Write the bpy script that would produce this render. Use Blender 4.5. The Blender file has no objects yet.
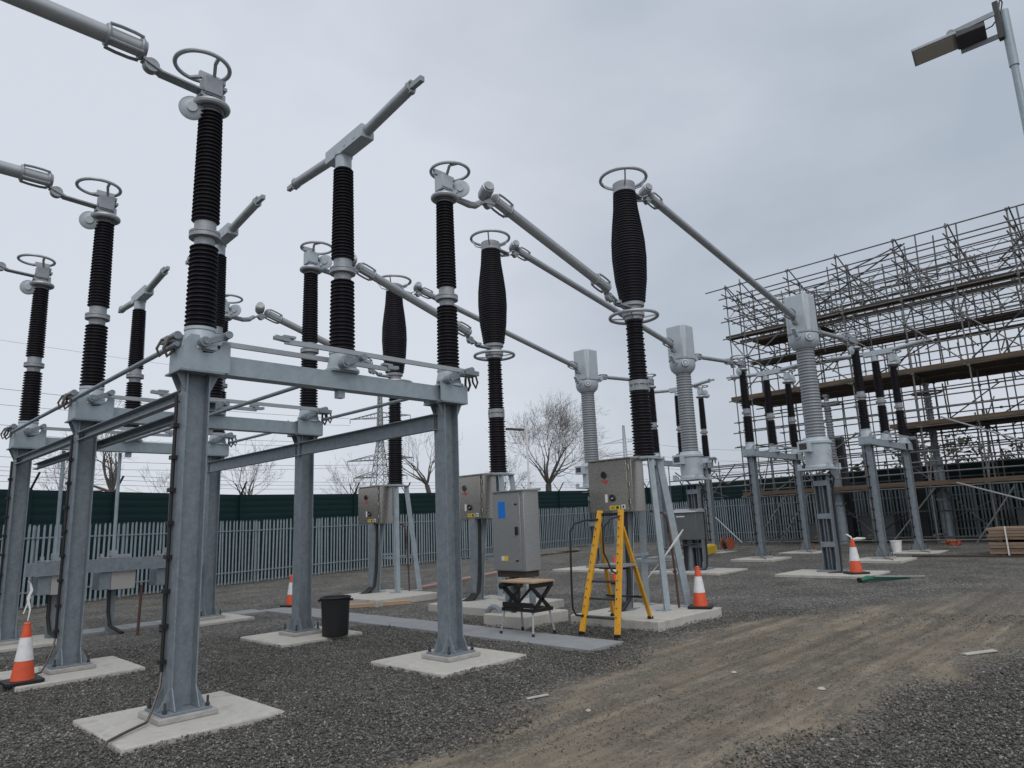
import bpy, math, random
from mathutils import Vector as V, Matrix
import numpy as np
random.seed(7)
PI = math.pi
scn = bpy.context.scene
COL = scn.collection

# ------------------------------------------------------------------ mesh builder
class MB:
    def __init__(s): s.v = []; s.f = []
    def add(s, vs, fs):
        n = len(s.v); s.v += [tuple(a) for a in vs]; s.f += [tuple(i + n for i in f) for f in fs]; return s
    def box(s, c, d, rz=0.0, ry=0.0):
        M = Matrix.Rotation(rz, 3, 'Z') @ Matrix.Rotation(ry, 3, 'Y'); c = V(c)
        vs = [c + M @ V((x*d[0]/2, y*d[1]/2, z*d[2]/2)) for x in (-1, 1) for y in (-1, 1) for z in (-1, 1)]
        return s.add(vs, [(0,1,3,2),(4,6,7,5),(0,4,5,1),(2,3,7,6),(0,2,6,4),(1,5,7,3)])
    def rng(s, x0, x1, y0, y1, z0, z1): return s.box(((x0+x1)/2, (y0+y1)/2, (z0+z1)/2), (x1-x0, y1-y0, z1-z0))
    @staticmethod
    def frame(d, up=(0,0,1)):
        d = V(d).normalized(); u = V(up)
        if abs(d.dot(u)) > .98: u = V((1,0,0)) if abs(d.x) < .9 else V((0,1,0))
        a = d.cross(u).normalized(); b = a.cross(d).normalized(); return a, b
    def extrude(s, prof, p0, p1, up=(0,0,1)):       # closed 2d profile (a,b) swept p0->p1
        p0, p1 = V(p0), V(p1); a, b = s.frame(p1-p0, up); n = len(prof)
        vs = [p0 + a*x + b*y for x, y in prof] + [p1 + a*x + b*y for x, y in prof]
        fs = [(i, (i+1) % n, n+(i+1) % n, n+i) for i in range(n)] + [tuple(range(n-1, -1, -1)), tuple(range(n, 2*n))]
        return s.add(vs, fs)
    def bar(s, p0, p1, w, h, up=(0,0,1)): return s.extrude([(-w/2,-h/2),(w/2,-h/2),(w/2,h/2),(-w/2,h/2)], p0, p1, up)
    def chan(s, p0, p1, w, h, t=.012, up=(0,0,1)): return s.extrude([(-w/2,-h/2),(w/2,-h/2),(w/2,-h/2+t),(-w/2+t,-h/2+t),(-w/2+t,h/2-t),(w/2,h/2-t),(w/2,h/2),(-w/2,h/2)], p0, p1, up)
    def angle(s, p0, p1, w, t=.01, up=(0,0,1)): return s.extrude([(0,0),(w,0),(w,t),(t,t),(t,w),(0,w)], p0, p1, up)
    def tube(s, p0, p1, r, n=10, r1=None, cap=True):
        p0, p1 = V(p0), V(p1); a, b = s.frame(p1-p0); r1 = r if r1 is None else r1
        vs = []
        for p, q in ((p0, r), (p1, r1)): vs += [p + (a*math.cos(2*PI*i/n) + b*math.sin(2*PI*i/n))*q for i in range(n)]
        fs = [(i, (i+1) % n, n+(i+1) % n, n+i) for i in range(n)]
        if cap: fs += [tuple(range(n-1, -1, -1)), tuple(range(n, 2*n))]
        return s.add(vs, fs)
    def path(s, pts, r, n=8, closed=False):
        pts = [V(p) for p in pts]; m = len(pts); vs = []; fs = []
        rr = r if isinstance(r, (list, tuple)) else [r]*m
        prev = None
        for i, p in enumerate(pts):
            d = (pts[(i+1) % m] - pts[i-1]) if closed else (pts[min(i+1, m-1)] - pts[max(i-1, 0)])
            d.normalize()
            if prev is None: a, b = s.frame(d)
            else:
                a = (prev - d*prev.dot(d)).normalized(); b = a.cross(d)
            prev = a
            vs += [p + (a*math.cos(2*PI*k/n) + b*math.sin(2*PI*k/n))*rr[i] for k in range(n)]
        for i in range(m if closed else m-1):
            j = (i+1) % m
            fs += [(i*n+k, i*n+(k+1) % n, j*n+(k+1) % n, j*n+k) for k in range(n)]
        if not closed: fs += [tuple(range(n-1, -1, -1)), tuple(range((m-1)*n, m*n))]
        return s.add(vs, fs)
    def lathe(s, prof, c=(0,0,0), n=24, axis=(0,0,1)):
        c = V(c); ax = V(axis).normalized(); a, b = s.frame(ax, (0,0,1)) if abs(ax.z) < .98 else (V((1,0,0)), V((0,1,0)))
        m = len(prof); vs = []
        for r, z in prof: vs += [c + ax*z + (a*math.cos(2*PI*i/n) + b*math.sin(2*PI*i/n))*max(r, 1e-4) for i in range(n)]
        fs = []
        for j in range(m-1): fs += [(j*n+i, j*n+(i+1) % n, (j+1)*n+(i+1) % n, (j+1)*n+i) for i in range(n)]
        fs += [tuple(range(n-1, -1, -1)), tuple(range((m-1)*n, m*n))]
        return s.add(vs, fs)
    def cyl(s, c, r, h, n=20, axis=(0,0,1)): return s.lathe([(r, -h/2), (r, h/2)], c, n, axis)
    def torus(s, c, R, r, axis=(0,0,1), n=36, m=8):
        c = V(c); ax = V(axis).normalized(); a, b = s.frame(ax, (0,0,1)) if abs(ax.z) < .98 else (V((1,0,0)), V((0,1,0)))
        vs = []
        for i in range(n):
            t = 2*PI*i/n; d = a*math.cos(t) + b*math.sin(t)
            vs += [c + d*(R + r*math.cos(2*PI*k/m)) + ax*(r*math.sin(2*PI*k/m)) for k in range(m)]
        fs = [(i*m+k, ((i+1) % n)*m+k, ((i+1) % n)*m+(k+1) % m, i*m+(k+1) % m) for i in range(n) for k in range(m)]
        return s.add(vs, fs)
    def prism(s, poly, z0, z1, c=(0,0,0)):
        n = len(poly); c = V(c)
        return s.add([c+V((x,y,z0)) for x,y in poly]+[c+V((x,y,z1)) for x,y in poly],
                     [(i,(i+1)%n,n+(i+1)%n,n+i) for i in range(n)]+[tuple(range(n-1,-1,-1)),tuple(range(n,2*n))])

def link(o, parent=None):
    COL.objects.link(o)
    if parent: o.parent = parent
    return o
def obj(name, mb, mat, parent=None, loc=(0,0,0), rotz=0, bevel=0, ang=35, label=None):
    me = bpy.data.meshes.new(name); me.from_pydata(mb.v, [], mb.f)
    import bmesh
    bm = bmesh.new(); bm.from_mesh(me); bmesh.ops.recalc_face_normals(bm, faces=bm.faces); bm.to_mesh(me); bm.free()
    me.polygons.foreach_set('use_smooth', [True]*len(me.polygons)); me.set_sharp_from_angle(angle=math.radians(ang))
    me.materials.append(mat)
    o = bpy.data.objects.new(name, me); o.location = loc; o.rotation_euler.z = rotz
    if bevel:
        b = o.modifiers.new('bevel', 'BEVEL'); b.width = bevel; b.segments = 2; b.limit_method = 'ANGLE'; b.harden_normals = False
    if label: o['label'] = label
    return link(o, parent)
def objs(name, mb, mat, parent=None, **k):
    """one object per loose piece of the builder"""
    par = list(range(len(mb.v)))
    def fd(i):
        while par[i] != i: par[i] = par[par[i]]; i = par[i]
        return i
    for f in mb.f:
        for j in f[1:]: par[fd(j)] = fd(f[0])
    gr = {}
    for f in mb.f: gr.setdefault(fd(f[0]), []).append(f)
    out = []
    for fs in gr.values():
        ids = sorted({i for f in fs for i in f}); mp = {i: q for q, i in enumerate(ids)}
        m = MB(); m.v = [mb.v[i] for i in ids]; m.f = [tuple(mp[i] for i in f) for f in fs]; out.append(obj(name, m, mat, parent, **k))
    return out
def thing(name, label, cat, loc=(0,0,0), rotz=0, group=None):
    o = bpy.data.objects.new(name, None); o.empty_display_size = .2; o.location = loc; o.rotation_euler.z = rotz
    return tag(link(o), label, cat, group)
def tag(o, label, cat, group=None):
    o['label'] = label; o['category'] = cat
    if 'kind' not in o: o['kind'] = 'thing'
    if group: o['group'] = group
    return o
def struct(o): o['kind'] = 'structure'; return o
def stuff(o): o['kind'] = 'stuff'; return o
def dup(root, loc, rotz=None, label=None, group=None):
    def cp(o, par):
        c = o.copy(); COL.objects.link(c)
        if par: c.parent = par
        for ch in list(o.children): cp(ch, c)
        return c
    r = cp(root, None); r.location = loc
    if rotz is not None: r.rotation_euler.z = rotz
    if label: r['label'] = label
    if group: r['group'] = group
    return r

# ------------------------------------------------------------------ materials
def mat(name, col, rough=.5, metal=0., var=.0, scale=8., bump=0., bscale=60., col2=None, stretch=None, spec=None, dirt=None):
    m = bpy.data.materials.new(name); m.use_nodes = True; nt = m.node_tree; N = nt.nodes; Lk = nt.links
    b = N['Principled BSDF']; b.inputs['Roughness'].default_value = rough; b.inputs['Metallic'].default_value = metal
    if spec is not None: b.inputs['Specular IOR Level'].default_value = spec
    b.inputs['Base Color'].default_value = (*col, 1)
    tc = N.new('ShaderNodeTexCoord'); src = tc.outputs['Object']
    if stretch:
        mp = N.new('ShaderNodeMapping'); mp.inputs['Scale'].default_value = stretch; Lk.new(src, mp.inputs['Vector']); src = mp.outputs['Vector']
    if var:
        n = N.new('ShaderNodeTexNoise'); n.inputs['Scale'].default_value = scale; n.inputs['Detail'].default_value = 8; n.inputs['Roughness'].default_value = .65
        Lk.new(src, n.inputs['Vector'])
        r = N.new('ShaderNodeValToRGB'); r.color_ramp.elements[0].position = .3; r.color_ramp.elements[1].position = .72
        c2 = col2 or tuple(c*(1+var) for c in col)
        r.color_ramp.elements[0].color = (*[c*(1-var) for c in col], 1); r.color_ramp.elements[1].color = (*c2, 1)
        Lk.new(n.outputs['Fac'], r.inputs['Fac']); out = r.outputs['Color']
        if dirt:
            n2 = N.new('ShaderNodeTexNoise'); n2.inputs['Scale'].default_value = dirt[1]; n2.inputs['Detail'].default_value = 10; n2.inputs['Roughness'].default_value = .7
            Lk.new(src, n2.inputs['Vector'])
            r2 = N.new('ShaderNodeMapRange'); r2.inputs[1].default_value = .52; r2.inputs[2].default_value = .7; r2.inputs[4].default_value = dirt[2]
            Lk.new(n2.outputs['Fac'], r2.inputs[0])
            mx = N.new('ShaderNodeMix'); mx.data_type = 'RGBA'; Lk.new(r2.outputs[0], mx.inputs['Factor']); Lk.new(out, mx.inputs['A']); mx.inputs['B'].default_value = (*dirt[0], 1)
            out = mx.outputs['Result']
        Lk.new(out, b.inputs['Base Color'])
        rr = N.new('ShaderNodeMapRange'); rr.inputs[3].default_value = max(0, rough-.1); rr.inputs[4].default_value = min(1, rough+.12)
        Lk.new(n.outputs['Fac'], rr.inputs[0]); Lk.new(rr.outputs[0], b.inputs['Roughness'])
    if bump:
        n3 = N.new('ShaderNodeTexNoise'); n3.inputs['Scale'].default_value = bscale; n3.inputs['Detail'].default_value = 6; Lk.new(src, n3.inputs['Vector'])
        bp = N.new('ShaderNodeBump'); bp.inputs['Strength'].default_value = bump; bp.inputs['Distance'].default_value = .01
        Lk.new(n3.outputs['Fac'], bp.inputs['Height']); Lk.new(bp.outputs['Normal'], b.inputs['Normal'])
    return m
GALV = mat('galvanised_steel', (.235,.272,.30), .5, .35, .22, 9, dirt=((.36,.395,.42), 26, .55), bump=.06, bscale=40)
GALVL = mat('galvanised_beam', (.34,.40,.435), .5, .3, .14, 6, dirt=((.24,.285,.31), 14, .5))
ALU = mat('aluminium_tube', (.40,.42,.44), .42, .45, .1, 5, stretch=(1,1,1))
ALUD = mat('cast_aluminium', (.33,.35,.37), .5, .4, .15, 14, bump=.15, bscale=90)
RUB = mat('dark_insulator', (.011,.010,.015), .5, 0, .3, 3, spec=.32)
GREY_INS = mat('grey_insulator', (.23,.25,.27), .4, 0, .08, 3)
PAINT = mat('grey_painted_metal', (.46,.51,.55), .45, .1, .06, 4, dirt=((.34,.37,.39), 9, .35))
STEEL = mat('stainless_steel', (.43,.405,.365), .27, .88, .12, 3, stretch=(3,3,30))
STEELG = mat('brushed_grey_steel', (.46,.465,.46), .36, .75, .14, 3, stretch=(3,3,24))
DARKBOX = mat('dull_grey_box', (.16,.17,.175), .5, .5, .1, 4)
CONC = mat('pale_concrete', (.48,.46,.415), .85, 0, .12, 3.5, bump=.3, bscale=110, dirt=((.25,.235,.20), 3.2, .7))
CONCD = mat('trench_cover_concrete', (.27,.28,.285), .85, 0, .15, 3, bump=.2, bscale=90)
GROUT = mat('grout', (.36,.35,.33), .9, 0, .2, 12)
BLACK = mat('black_plastic', (.010,.010,.011), .5, 0, .3, 8)
CABLE = mat('black_cable', (.015,.015,.017), .5)
DARKST = mat('dark_steel', (.07,.07,.075), .5, .4, .2, 10)
COPPER = mat('dull_braid', (.11,.095,.085), .5, .5, .2, 20)
DULLO = mat('faded_orange_mesh', (.30,.075,.035), .7, 0, .3, 9)
DECKW = mat('weathered_deck_board', (.085,.062,.045), .85, 0, .4, 2, stretch=(6,.35,6), col2=(.18,.125,.08))
ORANGE = mat('orange_plastic', (.72,.10,.035), .5, 0, .12, 7, dirt=((.35,.09,.05), 11, .4))
WHITE = mat('white_reflective', (.74,.75,.76), .45, 0, .07, 9, dirt=((.4,.4,.38), 10, .4))
YEL = mat('yellow_fibreglass', (.74,.37,.02), .45, 0, .12, 6, dirt=((.34,.20,.06), 14, .6))
YELD = mat('dull_yellow_plastic', (.55,.38,.04), .55, 0, .12, 4)
WOOD = mat('scaffold_timber', (.25,.175,.115), .75, 0, .3, 5, stretch=(6,.6,6), bump=.2, bscale=30)
WOODP = mat('pinkish_timber', (.27,.185,.15), .8, 0, .25, 4, stretch=(.6,6,6))
WOODD = mat('dark_timber', (.06,.045,.035), .8, 0, .3, 4)
BENCHW = mat('bench_top_wood', (.42,.30,.19), .6, 0, .2, 6, stretch=(6,1,6))
GREENF = mat('green_fence_sheet', (.006,.025,.027), .6, 0, .12, 2, spec=.25)
SCAFT = mat('scaffold_tube', (.17,.168,.163), .55, .3, .4, 1.5)  # tube grey darkened to put a backlit look into the colour
BARK = mat('bark', (.085,.068,.055), .9, 0, .3, 3)
BARKF = mat('pale_bark', (.12,.105,.095), .9, 0, .3, 3)
BLUE = mat('blue_notice', (.005,.20,.72), .4)
RED = mat('red_marking', (.5,.04,.03), .5)
YLAB = mat('yellow_label', (.75,.55,.05), .5)
WLAB = mat('white_label', (.75,.75,.75), .5)
GLASS = mat('dark_glass', (.02,.022,.025), .12)
PYL = mat('pylon_steel', (.30,.32,.34), .6, .2)
GREENT = mat('green_plastic', (.02,.14,.085), .5, 0, .2, 6)
PALEBOX = mat('pale_pinkish_panel', (.40,.385,.375), .6, 0, .06, 3)
TAPE = mat('white_tape', (.75,.75,.73), .5)
LEDP = mat('led_panel', (.50,.46,.40), .25, 0, .15, 60)
RUST = mat('rusty_steel', (.10,.055,.045), .8, .2, .3, 15)
RUBBLE = mat('rubble', (.2,.18,.15), .9, 0, .35, 6)

def G(x, y): return -.05 + .014*min(max(x-10, 0), 26)

# ------------------------------------------------------------------ dims from the photo's perspective
S = 4.2437; L = 3.70; CBX = 8.93; CTX = 18.08; D1 = 22.6; L2 = 4.15
ROWS = [('nearest row', 0.0), ('middle row', S), ('fence-side row', 2*S)]

# ------------------------------------------------------------------ ground
def track_mask(x, y):
    up = np.interp(x, [-6, .4, 2.7, 6.3, 8.6, 10.6, 15.5, 22], [-4.4, -3.0, -2.35, -1.45, -1.2, -2.1, -4.2, -5])
    lo = np.interp(x, [-6, 2.3, 3.1, 5.2, 7.3, 8.9, 14, 22], [-5.8, -5.6, -5.65, -5.65, -6.0, -6.6, -8.5, -9])
    return up, lo
def ground():
    xs = sorted(set([-1500,-400,-100,-40,-20,-10,10,36,45,80,200,600,2500] + list(range(-8,40,2))))
    ys = sorted(set([-1500,-300,-60,-20,24,30,60,200,600,2500] + list(range(-16,24,2))))
    vs = [(x, y, G(x, y)) for y in ys for x in xs]; nx = len(xs)
    fs = [(j*nx+i, j*nx+i+1, (j+1)*nx+i+1, (j+1)*nx+i) for j in range(len(ys)-1) for i in range(nx-1)]
    m = bpy.data.materials.new('gravel_and_dirt'); m.use_nodes = True; nt = m.node_tree; N = nt.nodes; Lk = nt.links
    b = N['Principled BSDF']; b.inputs['Roughness'].default_value = .9; b.inputs['Specular IOR Level'].default_value = .25
    tc = N.new('ShaderNodeTexCoord'); P = tc.outputs['Object']
    def noise(sc, det=6, ro=.6, vec=P):
        n = N.new('ShaderNodeTexNoise'); n.inputs['Scale'].default_value = sc; n.inputs['Detail'].default_value = det; n.inputs['Roughness'].default_value = ro; Lk.new(vec, n.inputs['Vector']); return n.outputs['Fac']
    def mth(op, a, b_=None, c=None, clamp=False):
        n = N.new('ShaderNodeMath'); n.operation = op; n.use_clamp = clamp
        for i, q in enumerate((a, b_, c)):
            if q is None: continue
            if isinstance(q, (int, float)): n.inputs[i].default_value = q
            else: Lk.new(q, n.inputs[i])
        return n.outputs[0]
    def mixc(f, a, b_):
        n = N.new('ShaderNodeMix'); n.data_type = 'RGBA'
        for k, q in (('Factor', f), ('A', a), ('B', b_)):
            if isinstance(q, tuple): n.inputs[k].default_value = (*q, 1)
            elif isinstance(q, (int, float)): n.inputs[k].default_value = q
            else: Lk.new(q, n.inputs[k])
        return n.outputs['Result']
    def curve(src, pts, lo, hi):        # piecewise linear y(x)
        n = N.new('ShaderNodeFloatCurve'); c = n.mapping.curves[0]
        x0, x1 = pts[0][0], pts[-1][0]
        q = [((x-x0)/(x1-x0), (y-lo)/(hi-lo)) for x, y in pts]
        c.points[0].location = q[0]; c.points[1].location = q[-1]
        for p in q[1:-1]: c.points.new(*p)
        for p in c.points: p.handle_type = 'VECTOR'
        n.mapping.update()
        Lk.new(mth('DIVIDE', mth('SUBTRACT', src, x0), x1-x0, clamp=True), n.inputs['Value'])
        return mth('MULTIPLY_ADD', n.outputs[0], hi-lo, lo)
    vor = N.new('ShaderNodeTexVoronoi'); vor.inputs['Scale'].default_value = 34; Lk.new(P, vor.inputs['Vector'])
    sep = N.new('ShaderNodeSeparateColor'); Lk.new(vor.outputs['Color'], sep.inputs[0])
    rmp = N.new('ShaderNodeValToRGB'); e = rmp.color_ramp.elements
    e[0].position = 0; e[0].color = (.038,.037,.034,1); e[1].position = 1; e[1].color = (.33,.315,.28,1)
    q = e.new(.55); q.color = (.113,.109,.099,1); q = e.new(.86); q.color = (.185,.178,.16,1)
    Lk.new(sep.outputs[0], rmp.inputs['Fac'])
    crev = N.new('ShaderNodeMapRange'); crev.inputs[1].default_value = .1; crev.inputs[2].default_value = .75; crev.inputs[3].default_value = 1; crev.inputs[4].default_value = .45; Lk.new(vor.outputs['Distance'], crev.inputs[0])
    grav = mixc(1.0, rmp.outputs['Color'], (0,0,0)); grav = rmp.outputs['Color']
    big = N.new('ShaderNodeMapRange'); big.inputs[1].default_value = .35; big.inputs[2].default_value = .65; big.inputs[3].default_value = .72; big.inputs[4].default_value = 1.25; Lk.new(noise(.7), big.inputs[0])
    vm = N.new('ShaderNodeVectorMath'); vm.operation = 'SCALE'; Lk.new(grav, vm.inputs[0]); Lk.new(big.outputs[0], vm.inputs['Scale']); grav = vm.outputs[0]
    sx = N.new('ShaderNodeSeparateXYZ'); Lk.new(P, sx.inputs[0]); X, Y = sx.outputs[0], sx.outputs[1]
    wob = mth('MULTIPLY_ADD', noise(.9, 5), 1.8, -.9); wob2 = mth('MULTIPLY_ADD', noise(6., 6, .7), .8, -.4)
    Yw = mth('ADD', Y, mth('ADD', wob, wob2))
    up = curve(X, [(-6,-4.4),(.4,-3.0),(2.7,-2.35),(6.3,-1.6),(8.6,-1.5),(10.6,-2.3),(15.5,-4.0),(22,-4.6),(34,-5)], -10, 0)
    lo = curve(X, [(-6,-6.2),(2.3,-5.7),(3.1,-5.8),(5.2,-5.75),(7.3,-6.0),(8.9,-6.4),(14,-8.0),(22,-9),(34,-9.5)], -10, 0)
    band = mth('MULTIPLY', mth('MULTIPLY_ADD', mth('SUBTRACT', up, Yw), 1.3, .35, True), mth('MULTIPLY_ADD', mth('SUBTRACT', Yw, lo), 1.3, .35, True))
    patch = N.new('ShaderNodeMapRange'); patch.inputs[1].default_value = .36; patch.inputs[2].default_value = .56
    mpv = N.new('ShaderNodeMapping'); mpv.inputs['Scale'].default_value = (.35, 1.5, 1); mpv.inputs['Rotation'].default_value = (0,0,-.22); Lk.new(P, mpv.inputs['Vector'])
    Lk.new(noise(1.5, 10, .74, mpv.outputs[0]), patch.inputs[0])
    far = mth('MULTIPLY_ADD', mth('SUBTRACT', X, 9.5), -.12, 1.0, True)
    far = mth('MAXIMUM', far, .22)
    dm = mth('MULTIPLY', mth('MULTIPLY', band, patch.outputs[0]), far)
    # bare earth by the far fence
    fb = mth('MULTIPLY', mth('MULTIPLY_ADD', mth('SUBTRACT', Yw, 10.6), .9, 0, True), mth('MULTIPLY_ADD', mth('SUBTRACT', 18.0, Yw), .9, 0, True))
    pf = N.new('ShaderNodeMapRange'); pf.inputs[1].default_value = .4; pf.inputs[2].default_value = .62; pf.inputs[3].default_value = .12; pf.inputs[4].default_value = .5; Lk.new(noise(.8, 8, .7), pf.inputs[0])
    fb = mth('MULTIPLY', fb, pf.outputs[0])
    dm = mth('MAXIMUM', dm, fb)
    dr = N.new('ShaderNodeValToRGB'); e = dr.color_ramp.elements
    e[0].position = .25; e[0].color = (.075,.062,.046,1); e[1].position = .74; e[1].color = (.37,.315,.238,1); q = e.new(.5); q.color = (.205,.173,.131,1)
    mixn = mth('MULTIPLY_ADD', noise(2.2, 9, .75), .5, mth('MULTIPLY', noise(42, 5, .75), .52)); Lk.new(mixn, dr.inputs['Fac'])
    soft = mth('MULTIPLY_ADD', mth('SUBTRACT', mth('ADD', dm, mth('MULTIPLY_ADD', noise(28, 5, .7), .5, -.25)), .3), 2.2, 0, True)
    tint = mth('MULTIPLY', mth('MULTIPLY', band, mth('MAXIMUM', mth('MULTIPLY_ADD', mth('SUBTRACT', X, 9.5), -.08, 1.0, True), .5)), .55)
    mps = N.new('ShaderNodeMapping'); mps.inputs['Scale'].default_value = (.10, 3.4, 1); mps.inputs['Rotation'].default_value = (0,0,-.16); Lk.new(P, mps.inputs['Vector'])
    st_ = N.new('ShaderNodeMapRange'); st_.inputs[1].default_value = .36; st_.inputs[2].default_value = .62; st_.inputs[3].default_value = .62; st_.inputs[4].default_value = 1.22; Lk.new(noise(1.0, 6, .6, mps.outputs[0]), st_.inputs[0])
    vs_ = N.new('ShaderNodeVectorMath'); vs_.operation = 'SCALE'; Lk.new(dr.outputs['Color'], vs_.inputs[0]); Lk.new(st_.outputs[0], vs_.inputs['Scale'])
    colr = mixc(mth('MAXIMUM', soft, tint), grav, vs_.outputs[0])
    grass = mth('MULTIPLY_ADD', mth('SUBTRACT', Y, 26), .5, 0, True)
    colr = mixc(grass, colr, (.045,.06,.025))
    Lk.new(colr, b.inputs['Base Color'])
    h = mth('MULTIPLY', mth('SUBTRACT', 1, vor.outputs['Distance']), mth('MULTIPLY_ADD', soft, -.75, 1.0))
    h = mth('ADD', h, mth('MULTIPLY', noise(70, 6, .7), .5))
    bp = N.new('ShaderNodeBump'); bp.inputs['Strength'].default_value = .75; bp.inputs['Distance'].default_value = .02; Lk.new(h, bp.inputs['Height']); Lk.new(bp.outputs['Normal'], b.inputs['Normal'])
    me = bpy.data.meshes.new('ground'); me.from_pydata(vs, [], fs); me.materials.append(m)
    struct(link(bpy.data.objects.new('ground', me)))
ground()

def gravel(name, lab, seed, n, s0, on_track, lo, m1, m2, hi):
    rng = np.random.default_rng(seed)
    cam = np.array([-3.1352, -8.0883])
    r = np.sqrt(rng.uniform(3.8**2, 15**2, n)); keep = rng.uniform(0, 1, n) < np.clip(6.5/r, 0, 1)**1.2; r = r[keep]
    th = math.radians(44.2) + rng.uniform(-.72, .72, len(r))
    x = cam[0] + r*np.cos(th); y = cam[1] + r*np.sin(th)
    up, lw = track_mask(x, y)
    nz = .5*np.sin(x*2.1+1.3*np.sin(y*1.7))+.4*np.sin(y*3.3+x*1.1)
    t = np.clip((up + .45*nz - y)*1.6 + .3, 0, 1)*np.clip((y - lw + .45*nz)*1.6 + .3, 0, 1)*np.clip(1-(x-9.5)*.12, .25, 1)
    ok = (rng.uniform(0, 1, len(x)) < t*(.35+.65*(np.sin(x*1.3+y*2.7+2*np.sin(y*1.1))>-.2))) if on_track else (rng.uniform(0, 1, len(x)) > t*1.02 - .02)
    for (ax, ay, hw, hh) in [(-.04,0,.77,.77),(L-.04,0,.77,.77),(-.04,S-.08,.77,.77),(L-.04,S-.08,.77,.77),(-.04,2*S,.77,.77),(L-.04,2*S,.77,.77),(8.45,-.12,1.06,.96),(8.4,S-.2,1.2,1.05),(6.95,1.75,.6,.6),(5.65,3.8,.41,5.1)]:
        ok &= ~((abs(x-ax) < hw) & (abs(y-ay) < hh))
    heap_ = np.zeros(len(x))
    for (ax, ay, hw, hh) in [(0,0,.79,.79),(L,0,.79,.79),(0,S,.79,.79),(L,S,.79,.79),(8.45,-.12,1.08,.98),(5.65,3.8,.425,5.2),(6.95,1.75,.6,.6)]:
        dd_ = np.maximum(np.abs(x-ax)-hw, np.abs(y-ay)-hh); heap_ = np.maximum(heap_, .04*np.clip(1-np.abs(dd_)/.14, 0, 1))
    heap_ = heap_*(.5+.5*np.sin(x*5.1+y*3.7))
    x = x[ok]; y = y[ok]; k = len(x); heap_ = heap_[ok]
    base = np.array([(1,0,0),(-1,0,0),(0,1,0),(0,-1,0),(0,0,1),(0,0,-1),(.62,.62,.5),(-.6,.62,-.5)], float)
    oct_f = np.array([(0,2,4),(2,1,4),(1,3,4),(3,0,4),(2,0,5),(1,2,5),(3,1,5),(0,3,5)])
    base = base[:6]
    sz = rng.lognormal(math.log(s0), .30, k).clip(.003, .026)
    a = rng.uniform(0, 2*PI, k); sc = rng.uniform(.55, 1.25, (k, 3)); sc[:, 2] *= .75
    p = base[None]*sc[:, None, :]*sz[:, None, None] * rng.uniform(.75, 1.25, (k, 6, 1))
    p += rng.normal(0, .22, (k, 6, 3))*sz[:, None, None]
    ca, sa = np.cos(a)[:, None], np.sin(a)[:, None]
    px = p[..., 0]*ca - p[..., 1]*sa; py = p[..., 0]*sa + p[..., 1]*ca
    gz = -.05 + .014*np.clip(x-10, 0, 26)
    co = np.stack([px + x[:, None], py + y[:, None], p[..., 2] + (sz*.35 + gz + heap_)[:, None] + rng.uniform(0, .012, k)[:, None]], -1).reshape(-1, 3)
    fa = (oct_f[None] + (np.arange(k)*6)[:, None, None]).reshape(-1, 3)
    me = bpy.data.meshes.new(name)
    me.vertices.add(len(co)); me.vertices.foreach_set('co', co.astype(np.float32).ravel())
    me.loops.add(fa.size); me.loops.foreach_set('vertex_index', fa.astype(np.int32).ravel())
    me.polygons.add(len(fa)); me.polygons.foreach_set('loop_start', np.arange(0, fa.size, 3, dtype=np.int32))
    me.update(calc_edges=True)
    m = bpy.data.materials.new(name); m.use_nodes = True; nt = m.node_tree; b = nt.nodes['Principled BSDF']; b.inputs['Roughness'].default_value = .8; b.inputs['Specular IOR Level'].default_value = .3
    g = nt.nodes.new('ShaderNodeNewGeometry'); rp = nt.nodes.new('ShaderNodeValToRGB'); e = rp.color_ramp.elements
    e[0].position = 0; e[0].color = lo; e[1].position = 1; e[1].color = hi
    q = e.new(.5); q.color = m1; q = e.new(.85); q.color = m2
    nt.links.new(g.outputs['Random Per Island'], rp.inputs['Fac']); nt.links.new(rp.outputs['Color'], b.inputs['Base Color'])
    me.materials.append(m)
    o = link(bpy.data.objects.new(name, me)); stuff(o); tag(o, lab, 'gravel')
gravel('gravel_chippings', 'loose dark grey stone chippings covering the yard floor', 3, 340000, .0095, False, (.046,.045,.042,1), (.125,.121,.110,1), (.19,.182,.163,1), (.36,.34,.30,1))
gravel('dirt_grit', 'small brownish grit scattered over the worn dirt track', 4, 90000, .006, True, (.075,.063,.048,1), (.17,.142,.106,1), (.24,.205,.155,1), (.38,.34,.27,1))

# trench cover strips (flat grey concrete covers laid in the gravel)
def strip(p0, p1, w, n, label):
    p0, p1 = V(p0), V(p1); d = (p1-p0)/n; t = thing('trench_cover_run', label, 'trench cover', (0,0,0))
    for i in range(n):
        a = p0 + d*i + d.normalized()*.004; b = p0 + d*(i+1) - d.normalized()*.004
        dz = random.uniform(-.004, .004)
        m = MB().bar(a + V((0,0,dz)), b + V((0,0,dz)), w + random.uniform(-.01,.01), .06)
        obj('cover_slab', m, CONCD, t, bevel=.006)
strip((5.65, 9.0, -.032), (5.65, -1.3, -.032), .85, 17, 'grey strip of trench cover slabs running past the bin, bench and ladder')
strip((-5, 9.0, -.032), (5.2, 9.0, -.032), .75, 17, 'grey strip of trench cover slabs running behind the fence-side columns')

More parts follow.
